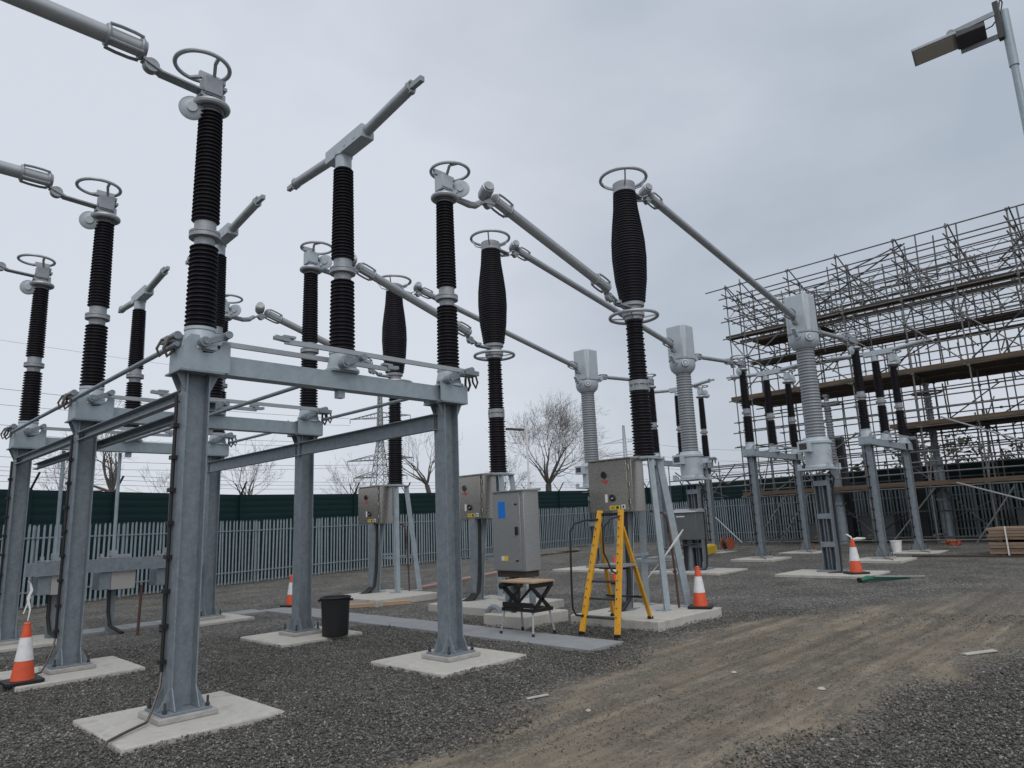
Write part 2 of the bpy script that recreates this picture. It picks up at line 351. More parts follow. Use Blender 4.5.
# ------------------------------------------------------------------ concrete pads
def pad(cx, cy, hx, hy, top, label, group=None, rot=0):
    m = MB().box((0,0,-.14), (2*hx, 2*hy, .28))
    o = obj('concrete_pad', m, CONC, None, (cx, cy, G(cx,cy)+top), rot, bevel=.018); tag(o, label, 'concrete pad', group); return o
PADZ = .008
padnames = {(0,0):'pale concrete pad under the nearest big column, black earth strap across its left corner',
 (1,0):'pale concrete pad under the column in front of the row of steel cabinets',
 (0,1):'pale concrete pad that the leftmost traffic cone stands on',
 (1,1):'pale concrete pad carrying the black bin',
 (0,2):'concrete pad partly hidden at the left edge behind the traffic cone',
 (1,2):'concrete pad under the column just right of the nearest column, further back'}
for j, (rn, y) in enumerate(ROWS):
    for i, x in enumerate((0, L)):
        pad(x - .04, y + (.0 if j != 1 else -.08), .79, .79, PADZ - G(0,0), padnames[(i, j)], 'pads under the left steel columns', random.uniform(-.02,.02))

# ------------------------------------------------------------------ steel columns
def make_column(h, conduit, label):
    t = thing('steel_column', label, 'steel column', (0,0,0), 0, 'steel columns of the left switch frame')
    w, d, tf, tw = .262, .254, .0145, .010
    H = [(-w/2,-d/2),(-w/2+tf,-d/2),(-w/2+tf,-tw/2),(w/2-tf,-tw/2),(w/2-tf,-d/2),(w/2,-d/2),(w/2,d/2),(w/2-tf,d/2),(w/2-tf,tw/2),(-w/2+tf,tw/2),(-w/2+tf,d/2),(-w/2,d/2)]
    m = MB().prism(H, .095, h-.02); obj('shaft', m, GALV, t)
    obj('grout_bed', MB().box((0,0,.03), (.60,.60,.06)), GROUT, t, bevel=.01)
    obj('base_plate', MB().box((0,0,.073), (.50,.50,.026)), GALV, t, bevel=.004)
    g = MB()
    def tri(p, q, r, th, ax):
        p, q, r = V(p), V(q), V(r); o = V(ax)*th/2
        g.add([p-o,q-o,r-o,p+o,q+o,r+o], [(0,1,2),(5,4,3),(0,3,4,1),(1,4,5,2),(2,5,3,0)])
    for sx in (-1,1):
        for yy in (-.09,.09): tri((sx*w/2,yy,.094),(sx*(w/2+.11),yy,.094),(sx*w/2,yy,.31),.012,(0,1,0))
        for sy in (-1,1): tri((sx*(w/2-.01),sy*d/2,.094),(sx*(w/2-.01),sy*(d/2+.11),.094),(sx*(w/2-.01),sy*d/2,.31),.012,(1,0,0))
    objs('gusset', g, GALV, t)
    b = MB()
    for sx in (-1,1):
        for sy in (-1,1): b.cyl((sx*.215,sy*.215,.13),.014,.12,8); b.cyl((sx*.215,sy*.215,.105),.026,.025,6)
    objs('anchor_bolt', b, DARKST, t)
    c = MB().box((0,0,h-.01), (.50,.46,.02))
    for yy in (-.09,.09):
        for sx in (-1,1):
            o = V((0,.006,0)); p,q,r = V((sx*w/2,yy,h-.02)),V((sx*.235,yy,h-.02)),V((sx*w/2,yy,h-.25)); c.add([p-o,q-o,r-o,p+o,q+o,r+o],[(0,1,2),(5,4,3),(0,3,4,1),(1,4,5,2),(2,5,3,0)])
    obj('cap_plate', c, GALV, t)
    if conduit:
        k = MB().path([(-.165,.075,.45),(-.16,.075,1.5),(-.16,.075,h-.45),(-.16,.08,h-.25)], .021, 8)
        for z in np.arange(.55, h-.4, .36): k.box((-.158,.075,z), (.075,.09,.045))
        obj('cable_conduit', k, CABLE, t)
        obj('earth_strap', MB().path([(-.165,.075,.46),(-.20,-.0,.32),(-.30,-.10,.12),(-.36,-.16,.035),(-.62,-.36,.03),(-.82,-.52,.02),(-.90,-.58,-.06)], .014, 6), COPPER, t)
    else:
        obj('cable_conduit', MB().path([(.10,.16,.12),(.15,.15,.5),(.15,.14,h-.4),(.24,.14,h-.3),(.25,.14,h-.02)], .014, 6), CABLE, t)
    return t
HC = 3.68 - PADZ
colA = make_column(HC, True, ''); colB = make_column(HC, False, '')
clab = {(0,0):'largest grey steel column, nearest the camera, dark conduit clamped to its left edge',
 (1,0):'grey steel column standing in front of the steel cabinets, end of the nearest beam',
 (0,1):'grey steel column with a conduit, standing behind the leftmost traffic cone',
 (1,1):'grey steel column standing on the pad with the black bin',
 (0,2):'grey steel column cut by the left edge of the photo',
 (1,2):'grey steel column half hidden right behind the nearest column'}
for j, (rn, y) in enumerate(ROWS):
    for i, x in enumerate((0, L)):
        src = colA if i == 0 else colB
        x = x - .055 if i == 0 else x
        if j == 0: src.location = (x, y, PADZ); src['label'] = clab[(i,j)]
        else: dup(src, (x, y, PADZ), None, clab[(i,j)])

# ------------------------------------------------------------------ beams along each row
def make_beam(l, label, group):
    t = thing('support_beam', label, 'steel beam', (0,0,0), 0, group)
    obj('beam_body', MB().chan((l+.22,-.01,.12), (-.22,-.01,.12), .2, .225, .014, (0,0,1)), GALVL, t)
    for x, sg in ((0,-1),(l,1)):
        pl = [(-.27,.004),(.26,.004),(.26,.37),(.17,.37),(.13,.27),(.05,.22),(-.06,.21),(-.09,.29),(-.10,.41),(-.2,.41),(-.27,.33)] if sg < 0 else [(-.26,.004),(.27,.004),(.27,.25),(-.20,.25),(-.26,.31)]
        e = MB(); n = len(pl)
        for yy in (-.2,.2):
            e.add([(x+px,yy-.008,pz) for px,pz in pl]+[(x+px,yy+.008,pz) for px,pz in pl],[(i,(i+1)%n,n+(i+1)%n,n+i) for i in range(n)]+[tuple(range(n-1,-1,-1)),tuple(range(n,2*n))])
        e.rng(x-.25,x+.25,-.193,.193,0.002,.016).rng(x+sg*.262-.008,x+sg*.262+.008,-.193,.193,.016,.27).rng(x-.25,x+.25,-.193,.193,.235,.25)
        obj('end_bracket', e, GALVL, t)
    obj('bearing_plate', MB().rng(l/2-.2,l/2+.2,-.17,.17,.236,.262), GALVL, t); obj('shaft_end', MB().rng(l/2-.05,l/2+.05,-.05,.05,-.1,.0), GALVL, t)
    return t
beam = make_beam(L, '', 'beams of the left switch frame')
BL = ['long grey steel beam across the tops of the two nearest columns','long grey steel beam across the columns with the cone and the bin','long grey steel beam furthest back, three thin rods rising to its underside']
for j, (rn, y) in enumerate(ROWS):
    if j == 0: beam.location = (0, y, 3.682); beam['label'] = BL[0]
    else: dup(beam, (0, y, 3.682), None, BL[j])

# cross beams along the row-to-row direction
def crossbeam(x, y0, y1, z, label, w=.09, h=.17):
    m = MB().chan((x,y1,z),(x,y0,z), w, h, .011)
    o = obj('cross_beam', m, GALV, None, (0,0,0)); tag(o, label, 'steel beam', 'cross beams between the left columns')
for k, (y0, y1) in enumerate(((.14, S-.14), (S+.14, 2*S-.14))):
    w_ = ('behind the nearest column', 'between the two leftmost columns')[k]
    crossbeam(-.15, y0-.1, y1+.1, 3.42, 'darker outer cross beam of the pair '+w_, .10, .13)
    crossbeam(.178, y0-.1, y1+.22, 3.33, 'lighter inner cross beam of the pair '+w_, .09, .11)
    crossbeam(L-.17, y0-.1, y1+.1, 3.39, ('single cross beam from the bin column to the column before the cabinets','single cross beam from the bin column back to the column behind it')[k], .1, .24)

# ------------------------------------------------------------------ insulators
def sheds(r0, r1, z0, z1, n, depth=.03, alt=False, bulge=None):
    pr = []; dz = (z1-z0)/n
    for i in range(n):
        t = (i+.5)/n; R = r0 + (r1-r0)*t if bulge is None else bulge(t)
        z = z0 + i*dz; d = depth*(.6 if alt and i % 2 else 1); c = R-d
        pr += [(R-depth-.002, z), (R-depth, z+dz*.30), (R-depth+d*.85, z+dz*.42), (R-depth+d, z+dz*.52), (R-depth+d*.93, z+dz*.63), (R-depth, z+dz*.97)]
    return MB().lathe(pr, n=28)
def ring(mb, z, R, r, cx=0, cy=0, spokes=4, hub=.1, a0=.4, tilt=(0,0,1)):
    mb.torus((cx,cy,z), R, r, tilt, 44, 8)
    for k in range(spokes):
        a = a0 + 2*PI*k/spokes; mb.bar((cx+hub*math.cos(a),cy+hub*math.sin(a),z-.03),(cx+R*math.cos(a),cy+R*math.sin(a),z), .02,.03)

def post_core(t, top=3.07, mid=1.455, r=1.0):
    """local z=0 at beam top: base casting, lower stack, joint flange, upper stack"""
    obj('base_casting', MB().lathe([(.235,0),(.235,.03),(.20,.05),(.165,.24),(.175,.25),(.175,.285),(.14,.29)], n=24), PAINT, t)
    obj('lower_shed_stack', sheds(.178*r,.163*r,.29,mid-.15,19,.033), RUB, t)
    obj('joint_flange', MB().lathe([(.115,mid-.15),(.12,mid-.06),(.115,mid-.055),(.178,mid-.05),(.178,mid-.005),(.17,mid),(.178,mid+.005),(.178,mid+.03),(.125,mid+.04),(.125,mid+.15),(.11,mid+.155)], n=24), ALUD, t)
    obj('upper_shed_stack', sheds(.162*r,.142*r,mid+.155,top,29,.03), RUB, t)

def make_outer(sg, label, name='post_insulator'):
    """sg = side the conductor leaves to (+1 = +X)"""
    t = thing(name, label, 'insulator', (0,0,0))
    post_core(t)
    z = 3.07
    d = MB().lathe([(.10,z),(.11,z+.02),(.15,z+.03),(.13,z+.07),(.06,z+.09)], n=24); d.torus((0,0,z+.085), .185, .042, n=40, m=10)
    d.lathe([(.05,z+.06),(.19,z+.07),(.19,z+.09),(.05,z+.10)], n=24)
    obj('corona_dish', d, ALU, t)
    h = MB().rng(-.14,.10,-.11,.10,z+.13,z+.175) if sg < 0 else MB().rng(-.10,.14,-.11,.10,z+.13,z+.175)
    h.rng(-.12,.10,-.10,.10,z+.20,z+.46); h.rng(-.135,.09,-.115,-.10,z+.22,z+.44); h.rng(.10,.13,-.10,.10,z+.40,z+.46)
    for k in range(5):
        y = -.075 + k*.036; h.box((.115,y,z+.20),(.05,.018,.14)); h.box((.135,y,z+.36),(.05,.018,.05))
    h.cyl((0,0,z+.2),.075,.12,16)
    obj('contact_housing', h, ALUD if sg < 0 else PAINT, t, bevel=.006)
    r = MB(); r.torus((sg*.13,.0,z+.60), .315, .027, (sg*.06,.04,1), 48, 10)
    r.box((0,.10,z+.555),(.26,.05,.09)); r.bar((0,.06,z+.44),(.0,.10,z+.54),.06,.03); r.bar((sg*.05,.1,z+.56),(sg*.16,.31,z+.60),.05,.03); r.bar((0,-.05,z+.44),(-.05,-.2,z+.57),.04,.03); r.bar((-.05,-.2,z+.57),(sg*.05,-.30,z+.60),.04,.03)
    obj('corona_ring', r, ALU, t)
    dc = (-.22,.02,z+.0) if sg < 0 else (.26,-.10,z+.30)
    s = MB().lathe([(.01,-.03),(.125,-.022),(.155,.0),(.15,.014),(.12,.022),(.02,.024)], dc, 28, (.35,1,.1) if sg<0 else (-.72,-.69,.0))
    s.bar((sg*.1,.0,z+.15),dc,.05,.05).cyl(dc,.06,.1,14,(.35,1,.1) if sg<0 else (-.72,-.69,0))
    obj('shield_disc', s, PAINT, t)
    p = MB()
    if sg < 0:
        p.bar((.06,0,z+.20),(-.16,0,z+.20),.16,.05); p.bar((-.10,0,z+.25),(-.62,0,z+.275),.15,.022); p.bar((-.60,0,z+.275),(-.78,0,z+.34),.14,.022)
        p.cyl((-.14,-.05,z+.28),.014,.03,6); p.cyl((-.14,.05,z+.28),.014,.03,6)
    else:
        p.path([(.05,0,z+.16),(.3,-.02,z+.14),(.5,-.03,z+.12),(.66,-.02,z+.16),(.80,0,z+.26)], [.05,.055,.055,.06,.05], 10)
        p.bar((.2,-.02,z+.14),(.72,-.02,z+.16),.13,.025)
    obj('terminal_bar', p, ALUD, t)
    return t
def make_centre(label, name='rotating_insulator'):
    t = thing(name, label, 'insulator', (0,0,0))
    post_core(t, top=2.98, mid=1.455)
    z = 2.98
    obj('top_cap', MB().lathe([(.10,z),(.115,z+.01),(.115,z+.20),(.10,z+.21)], n=20), PAINT, t)
    a = MB().rng(-.10,.10,-.66,.36,z+.21,z+.40)
    for y in (-.45,-.2,.05): a.rng(-.105,-.10,y-.03,y+.03,z+.26,z+.36)
    a.cyl((0,0,z+.215),.13,.03,18)
    obj('arm_clamp', a, PAINT, t, bevel=.012, rotz=-.05)
    for sg, ya, yb in ((-1,-.55,-1.72), (1,.3,1.55)):
        ca = obj('contact_arm', MB().tube((0,ya,z+.31),(0,yb,z+.42),.072,18), ALU, t, rotz=-.05)
        c = MB(); zt = z+.42
        c.rng(-.032,.032,min(yb,yb+sg*.24),max(yb,yb+sg*.24),zt-.035,zt+.035); c.torus((0,yb-sg*.03,zt),.07,.014,(0,1,0),20,6); c.box((0,yb,zt+.07),(.07,.06,.03)); c.box((0,yb,zt-.07),(.07,.06,.03))
        obj('contact_tip', c, ALUD, ca)
    return t
insA = make_outer(-1, ''); insB = make_outer(1, ''); insC = make_centre('')
RW = ['nearest', 'middle', 'far']
ZB = 3.935
for j, (rn, y) in enumerate(ROWS):
    la = ['tall dark post insulator on the nearest column, its top terminal bar reaching up left','tall dark post insulator above the left traffic cone column','tall dark post insulator nearest the left edge of the photo'][j]
    lb = ['tall dark post insulator at the right end of the nearest beam, before the cabinets','tall dark post insulator above the bin column, left of the largest open arm insulator','tall dark post insulator half hidden behind the nearest insulator, ring top just right of it'][j]
    lc = ['dark insulator carrying the largest open contact arm, mid beam of the nearest row','dark insulator carrying the second largest open contact arm, behind the nearest column','dark insulator with the smallest of the left three open contact arms'][j]
    for src, x, lb_ in ((insA, -.02, la), (insB, L+.07, lb), (insC, L/2+.03, lc)):
        if j == 0: src.location = (x, y, ZB); src['label'] = lb_; src['group'] = 'insulators of the left switch'
        else: dup(src, (x, y, ZB), None, lb_)

# earthing blades lying along the beams
def make_blade(l, label):
    t = thing('earthing_blade', label, 'switch blade', (0,0,0), 0, 'earthing blades of the left switch')
    obj('blade', MB().bar((0,0,0),(l,0,.0),.04,.062), ALU, t)
    obj('contact_fork', MB().bar((l-.05,-.03,.02),(l+.14,-.03,.035),.015,.05).bar((l-.05,.03,.02),(l+.14,.03,.035),.015,.05).box((l-.05,0,.06),(.16,.08,.03)), ALUD, t)
    obj('pivot', MB().box((.0,.05,-.05),(.26,.22,.07)).cyl((-.02,.02,-.0),.05,.22,14,(0,1,0)), GALV, t, bevel=.004)
    obj('braid', MB().path([(-.05,-.06,-.02),(-.13,-.09,-.06),(-.17,-.10,-.18),(-.13,-.10,-.27),(-.07,-.10,-.2),(-.06,-.08,-.08)], .02, 7).path([(-.05,.06,-.02),(-.15,.05,-.05),(-.2,.04,-.16),(-.17,.03,-.25),(-.1,.04,-.17),(-.07,.06,-.06)], .016, 7), COPPER, t)
    return t
bl = make_blade(3.0, '')
for j, (rn, y) in enumerate(ROWS):
    n = ['nearest','middle','furthest'][j]
    for i, (px, yy, rz, zz) in enumerate(((L+.22, -.24, PI, 4.17), (-.22, .16, 0, 4.13))):
        lab = f'pale flat earthing blade pivoted at the {"right" if i == 0 else "left"} end of the {n} beam'
        if i == 0 and j == 0: bl.location = (px, y+yy, zz); bl.rotation_euler.z = rz; bl['label'] = lab
        else: dup(bl, (px, y+yy, zz), rz, lab)
# crank plates beside each end
def make_crank(label):
    t = thing('operating_crank', label, 'crank', (0,0,0), 0, 'operating cranks on the left switch frame')
    obj('crank_arm', MB().bar((-.12,0,0),(.12,0,.10),.05,.07).cyl((-.12,0,0),.06,.12,14,(0,1,0)).cyl((.13,-.02,.11),.045,.16,14,(0,1,0)), GALV, t, bevel=.004)
    obj('stub_shaft', MB().tube((-.12,-.08,0),(-.12,.25,0),.028,12), GALV, t)
    return t
cr = make_crank('')
for j, (rn, y) in enumerate(ROWS):
    for i, x in enumerate((.05, L/2+.03, L-.02)):
        lab = f'{["left end","mid span","right end"][i]} operating crank on the {["nearest","middle","furthest"][j]} beam'
        if i == 0 and j == 0: cr.location = (x, y-.25, 4.0); cr['label'] = lab
        else: dup(cr, (x, y-.25, 4.0), None, lab)
# drive tubes between rows
for k, (y0, y1) in enumerate(((-.1, S-.2), (S+.2, 2*S-.2))):
    for i, (x, z) in enumerate(((-.30, 3.98), (L/2-.12, 3.88), (L+.26, 3.98))):
        o = obj('drive_tube', MB().tube((x,y0,z),(x,y1,z),.03,12), GALV); tag(o, f'slim {["left","centre","right"][i]} drive tube linking the {["nearest and middle","middle and furthest"][k]} beams', 'tube', 'drive tubes of the left switch')

# mechanism boxes on the far beam
o = obj('mechanism_rail', MB().chan((.1,8.22,1.335),(3.45,8.22,1.335),.09,.25,.012,(0,0,-1)), GALV); tag(o, 'low horizontal steel rail at the left carrying three drive boxes', 'steel beam')
def make_mech(label):
    t = thing('drive_box', label, 'drive box', (0,0,0), 0, 'drive boxes under the left rail')
    obj('box_body', MB().rng(-.32,-.10,-.22,.25,.84,1.2), GALV, t, bevel=.01)
    obj('front_panel', MB().rng(-.10,.36,-.23,.25,.83,1.2), PALEBOX, t, bevel=.01)
    obj('post', MB().chan((.0,.05,-.06),(.0,.05,.83),.12,.13,.012,(1,0,0)), GALV, t)
    obj('drive_rod', MB().tube((.0,.1,1.5),(.0,.12,3.68),.035,10).box((0,.1,1.56),(.12,.12,.12)), GALVL, t)
    obj('rail_fitting', MB().rng(-.30,.30,-.02,.08,1.462,1.49).box((.1,-.06,1.50),(.34,.07,.07)).box((-.25,-.03,1.52),(.06,.06,.09)), ALU, t)
    obj('cable', MB().path([(-.07,-.05,.83),(-.07,-.06,.4),(-.03,-.1,.12),(.08,-.22,.02),(.14,-.34,-.03)], .035, 8), CABLE, t)
    return t
mech = make_mech('left drive box under the low rail, half behind the leftmost columns'); mech.location = (.66, 8.48, 0)
dup(mech, (1.72, 8.48, 0), None, 'middle drive box under the low rail, cable curling to the ground')
dup(mech, (2.82, 8.48, 0), None, 'right drive box under the low rail, partly behind the nearest column')
o = obj('rusty_bar', MB().tube((1.98,7.62,-.06),(2.03,7.7,.92),.028,8), RUST); tag(o, 'rusty upright bar beside the middle drive box', 'bar')
o = obj('timber_offcut', MB().bar((2.35,7.4,-.01),(2.75,7.75,.27),.09,.05), DARKST); tag(o, 'dark offcut lying propped on gravel behind the nearest column', 'offcut')

# ------------------------------------------------------------------ conductor tubes
def clamp_tube(p0, p1, label, r=.092, c0=True, c1=True, group='conductor tubes'):
    p0, p1 = V(p0), V(p1); d = (p1-p0).normalized(); t = thing('conductor_tube', label, 'conductor tube', p0, 0, group)
    q = p1-p0
    obj('tube', MB().tube((0,0,0), q, r, 20), ALU, t)
    for on, base, dd in ((c0, V((0,0,0)), d), (c1, q, -d)):
        if not on: continue
        m = MB(); a, b = MB.frame(d)
        for s_ in (-.02, .34):
            m.torus(base + dd*(s_+.02), r+.012, .024, d, 22, 6)
        for k in range(4):
            an = PI/4+k*PI/2; off = (a*math.cos(an)+b*math.sin(an))*(r+.035)
            m.path([base+off*1.02, base+dd*.10+off*1.10, base+dd*.24+off*1.10, base+dd*.36+off*1.02], .020, 6)
        m.tube(base - dd*.05, base + dd*.02, r*1.06, 20)
        m.bar(base - dd*.02 - b*(r+.02), base - dd*.24 - b*(r+.12), .12, .04)
        m.cyl(base - dd*.12 - b*(r+.07), .085, .1, 18, a)
        obj('end_clamp', m, ALUD, t)
    return t
def ball(p, ax, label, r=.115):
    t = thing('swivel_joint', label, 'swivel joint', p, 0, 'swivel joints on the conductor tubes')
    ax = V(ax).normalized()
    obj('joint_body', MB().lathe([(.05,-.17),(r*.8,-.16),(r,-.1),(r*1.02,.06),(r*.9,.13),(.05,.15)], (0,0,0), 22, ax), ALU, t)
    obj('joint_cap', MB().lathe([(r*.75,.14),(r*.75,.17),(r*.3,.165),(.02,.165)], (0,0,0), 22, ax), ALUD, t)
for j, (rn, y) in enumerate(ROWS):
    n = ['nearest','middle','furthest'][j]
    clamp_tube((-.86,y,7.50),(-9,y,7.52), f'{["thickest, topmost","second","third and lowest"][j]} of the three conductor tubes entering at the upper left', .1, True, False)
    clamp_tube((4.92,y,7.42),(8.05,y,6.50), f'sloping tube from the {n} left switch down to the ring of the {n} circuit breaker')
    clamp_tube((10.0,y,9.12),(17.45,y,7.66), f'long sloping tube from the top of the {n} circuit breaker down to its current transformer')
    clamp_tube((18.98,y,7.45),(21.7,y,7.62), f'short level tube on the far side of the {n} current transformer', .075)
    ball((4.72,y,7.52),(-.35,-.9,.25), f'round swivel joint at the upper end of the tube to the {n} circuit breaker')
    ball((9.83,y,9.22),(-.35,-.9,.25), f'round swivel joint beside the top ring of the {n} circuit breaker')

# ------------------------------------------------------------------ circuit breakers
def make_breaker(label):
    t = thing('circuit_breaker', label, 'circuit breaker', (0,0,0), 0, 'circuit breakers')
    # pedestal
    for k, (a, b) in enumerate((((.17,-.17,3.0),(.42,-.42,.13)),((.17,.17,3.0),(.42,.42,.13)),((-.17,.17,3.0),(-.28,.36,.13)),((-.17,-.17,3.0),(-.28,-.36,.13)))):
        obj('leg', MB().angle(b, a, .13, .013, (a[0],a[1],0)).box((b[0],b[1],.125),(.22,.22,.02)), GALVL, t)
    objs('brace', MB().angle((.3,-.33,1.0),(.3,.33,1.0),.05,.008).angle((-.25,-.3,1.0),(-.25,.3,1.0),.05,.008).angle((.33,.3,1.1),(-.24,.3,1.1),.05,.008).angle((.28,-.26,1.9),(.28,.26,1.9),.05,.008), GALVL, t)
    obj('top_plate', MB().box((0,0,3.02),(.56,.56,.03)).lathe([(.26,3.035),(.26,3.06),(.2,3.07)],n=24), GALVL, t)
    obj('support_post', MB().chan((-.52,.35,.12),(-.52,.35,2.0),.16,.2,.014,(1,0,0)).box((-.52,.35,.13),(.3,.3,.02)), GALV, t)
    # cabinet
    x0, x1, y0, y1, z0, z1 = -.58,-.12,-.03,1.03,1.98,3.05
    cb = obj('control_cabinet', MB().rng(x0+.04,x1,y0,y1,z0,z1-.02), STEEL, t, bevel=.006)
    obj('cabinet_roof', MB().add([(x0-.03,y0-.03,z1-.03),(x1+.03,y0-.03,z1-.03),(x1+.03,y1+.03,z1-.03),(x0-.03,y1+.03,z1-.03),(x0-.03,y0-.03,z1-.008),(x1+.03,y0-.03,z1+.04),(x1+.03,y1+.03,z1+.04),(x0-.03,y1+.03,z1-.008)],[(0,3,2,1),(4,5,6,7),(0,1,5,4),(1,2,6,5),(2,3,7,6),(3,0,4,7)]), STEEL, cb)
    obj('door', MB().rng(x0,x0+.038,y0+.09,y1-.01,z0+.02,z1-.05), STEEL, cb, bevel=.006)
    objs('hinge', MB().cyl((x0+.02,y0+.05,z0+.2),.014,.1,8).cyl((x0+.02,y0+.05,z1-.2),.014,.1,8).cyl((x0+.02,y0+.05,(z0+z1)/2),.014,.1,8), STEELG, cb)
    g = MB(); g.cyl((x0-.008,.62,2.73),.062,.02,24,(1,0,0)); obj('gauge', g, GLASS, cb)
    g = MB(); g.torus((x0-.008,.62,2.73),.065,.010,(1,0,0),24,6); obj('gauge_rim', g, DARKST, cb)
    r = MB()
    for q in ((.68,2.60),(.61,2.60),(.55,2.60),(.61,2.63),(.58,2.57)): r.box((x0-.003,q[0],q[1]),(.006,.028,.05))
    obj('red_lettering', r, RED, cb)
    obj('counter', MB().cyl((x0-.01,.44,2.26),.058,.025,22,(1,0,0)).torus((x0-.02,.44,2.26),.06,.012,(1,0,0),22,6), GLASS, cb)
    obj('counter_needle', MB().box((x0-.026,.43,2.255),(.006,.05,.015),0), WLAB, cb)
    obj('white_label', MB().rng(x0-.004,x0,.56,.62,2.18,2.34), WLAB, cb)
    obj('warning_label', MB().rng(x0-.004,x0,.27,.52,2.03,2.11), YLAB, cb)
    obj('inspection_label', MB().rng(x0-.004,x0,.14,.23,2.04,2.12), WLAB, cb)
    obj('label_mark', MB().cyl((x0-.006,.185,2.08),.022,.006,12,(1,0,0)).rng(x0-.0065,x0-.004,.30,.36,2.045,2.095).rng(x0-.0065,x0-.004,.39,.49,2.055,2.065).rng(x0-.0065,x0-.004,.39,.49,2.08,2.088), BLACK, cb)
    k = MB()
    for i, y in enumerate((.25,.33,.42)): k.path([(-.45,y,1.98),(-.46,y,1.5),(-.5,y-.02,.7),(-.56,y-.03,.3),(-.72,y+.02,.14),(-.9,y+.06,.08),(-1.05,y+.1,0)], .04, 8)
    obj('cable_bundle', k, CABLE, t)
    obj('conduit', MB().path([(-.1,-.1,1.98),(-.08,-.2,1.95),(.02,-.32,1.93),(.06,-.38,1.8),(.1,-.43,.9),(.12,-.45,.13)], .022, 8).box((.08,-.41,1.3),(.06,.06,.04)).box((.1,-.43,.8),(.06,.06,.04)), RUST, t)
    # poles
    obj('lower_shed_stack', sheds(.232,.218,3.07,4.42,22,.042,True), RUB, t)
    cl = MB().lathe([(.17,4.42),(.205,4.43),(.205,4.50),(.18,4.51),(.18,4.55),(.205,4.56),(.205,4.64),(.17,4.65)], n=24)
    for i in range(10):
        a = i*PI/5; cl.cyl((.19*math.cos(a),.19*math.sin(a),4.53),.018,.07,6)
    obj('joint_collar', cl, ALUD, t)
    obj('upper_shed_stack', sheds(.205,.185,4.65,5.93,21,.04,True), RUB, t)
    obj('middle_housing', MB().lathe([(.17,5.93),(.2,5.95),(.2,6.02),(.23,6.03),(.23,6.10),(.19,6.12),(.19,6.24),(.24,6.25),(.24,6.32),(.2,6.33)], n=24), ALUD, t)
    r = MB(); ring(r, 6.03, .50, .036, spokes=4, hub=.2, a0=.5); obj('middle_ring', r, ALU, t)
    obj('middle_terminal', MB().bar((-.15,0,6.20),(-.55,0,6.20),.16,.03).bar((-.5,0,6.205),(-.78,0,6.33),.12,.03).cyl((-.55,0,6.24),.09,.06,18).bar((-.2,.06,6.25),(-.5,.06,6.24),.05,.03), ALUD, t)
    f = lambda u: float(np.interp(u, [0,.08,.2,.4,.55,.7,.85,1.0], [.275,.30,.345,.375,.365,.325,.275,.25]))
    obj('interrupter', sheds(0,0,6.33,8.84,42,.024,False,f), RUB, t)
    obj('top_cap', MB().lathe([(.2,8.84),(.245,8.85),(.25,8.90),(.235,8.92),(.245,8.98),(.245,9.06),(.2,9.09),(.02,9.1)], n=28), ALU, t)
    r = MB(); r.torus((0,0,9.2), .50, .036, (0,0,1), 48, 9)
    for k in range(4):
        a = .7+k*PI/2; r.path([(.22*math.cos(a),.22*math.sin(a),8.95),(.38*math.cos(a),.38*math.sin(a),9.0),(.5*math.cos(a),.5*math.sin(a),9.19)], .018, 6)
    obj('top_ring', r, ALU, t)
    obj('top_terminal', MB().bar((.2,0,8.96),(.62,0,8.93),.15,.03).bar((.58,0,8.93),(.86,0,9.08),.13,.03).cyl((.3,0,8.99),.06,.05,12).path([(.22,.05,8.9),(.45,.04,8.84),(.7,.02,8.92)], .035, 8), ALUD, t)
    return t
brk = make_breaker('largest circuit breaker, its cabinet with the yellow ladder in front')
brk.location = (CBX, -.02, 0)
dup(brk, (CBX, S, 0), None, 'middle circuit breaker, its cabinet just left of the blue-stickered kiosk')
dup(brk, (CBX, 2*S, 0), None, 'smallest circuit breaker, its cabinet furthest left near the fence')
pad(8.45, -.12, 1.08, .98, .165, 'thick pale concrete slab under the breaker behind the yellow ladder', 'pads under the circuit breakers')
pad(8.35, S-.35, 1.0, 1.2, .165, 'concrete slab under the middle breaker, behind the kiosk', 'pads under the circuit breakers')
pad(8.25, 2*S-.35, 1.0, 1.15, .165, 'concrete slab under the smallest breaker near the plank', 'pads under the circuit breakers')

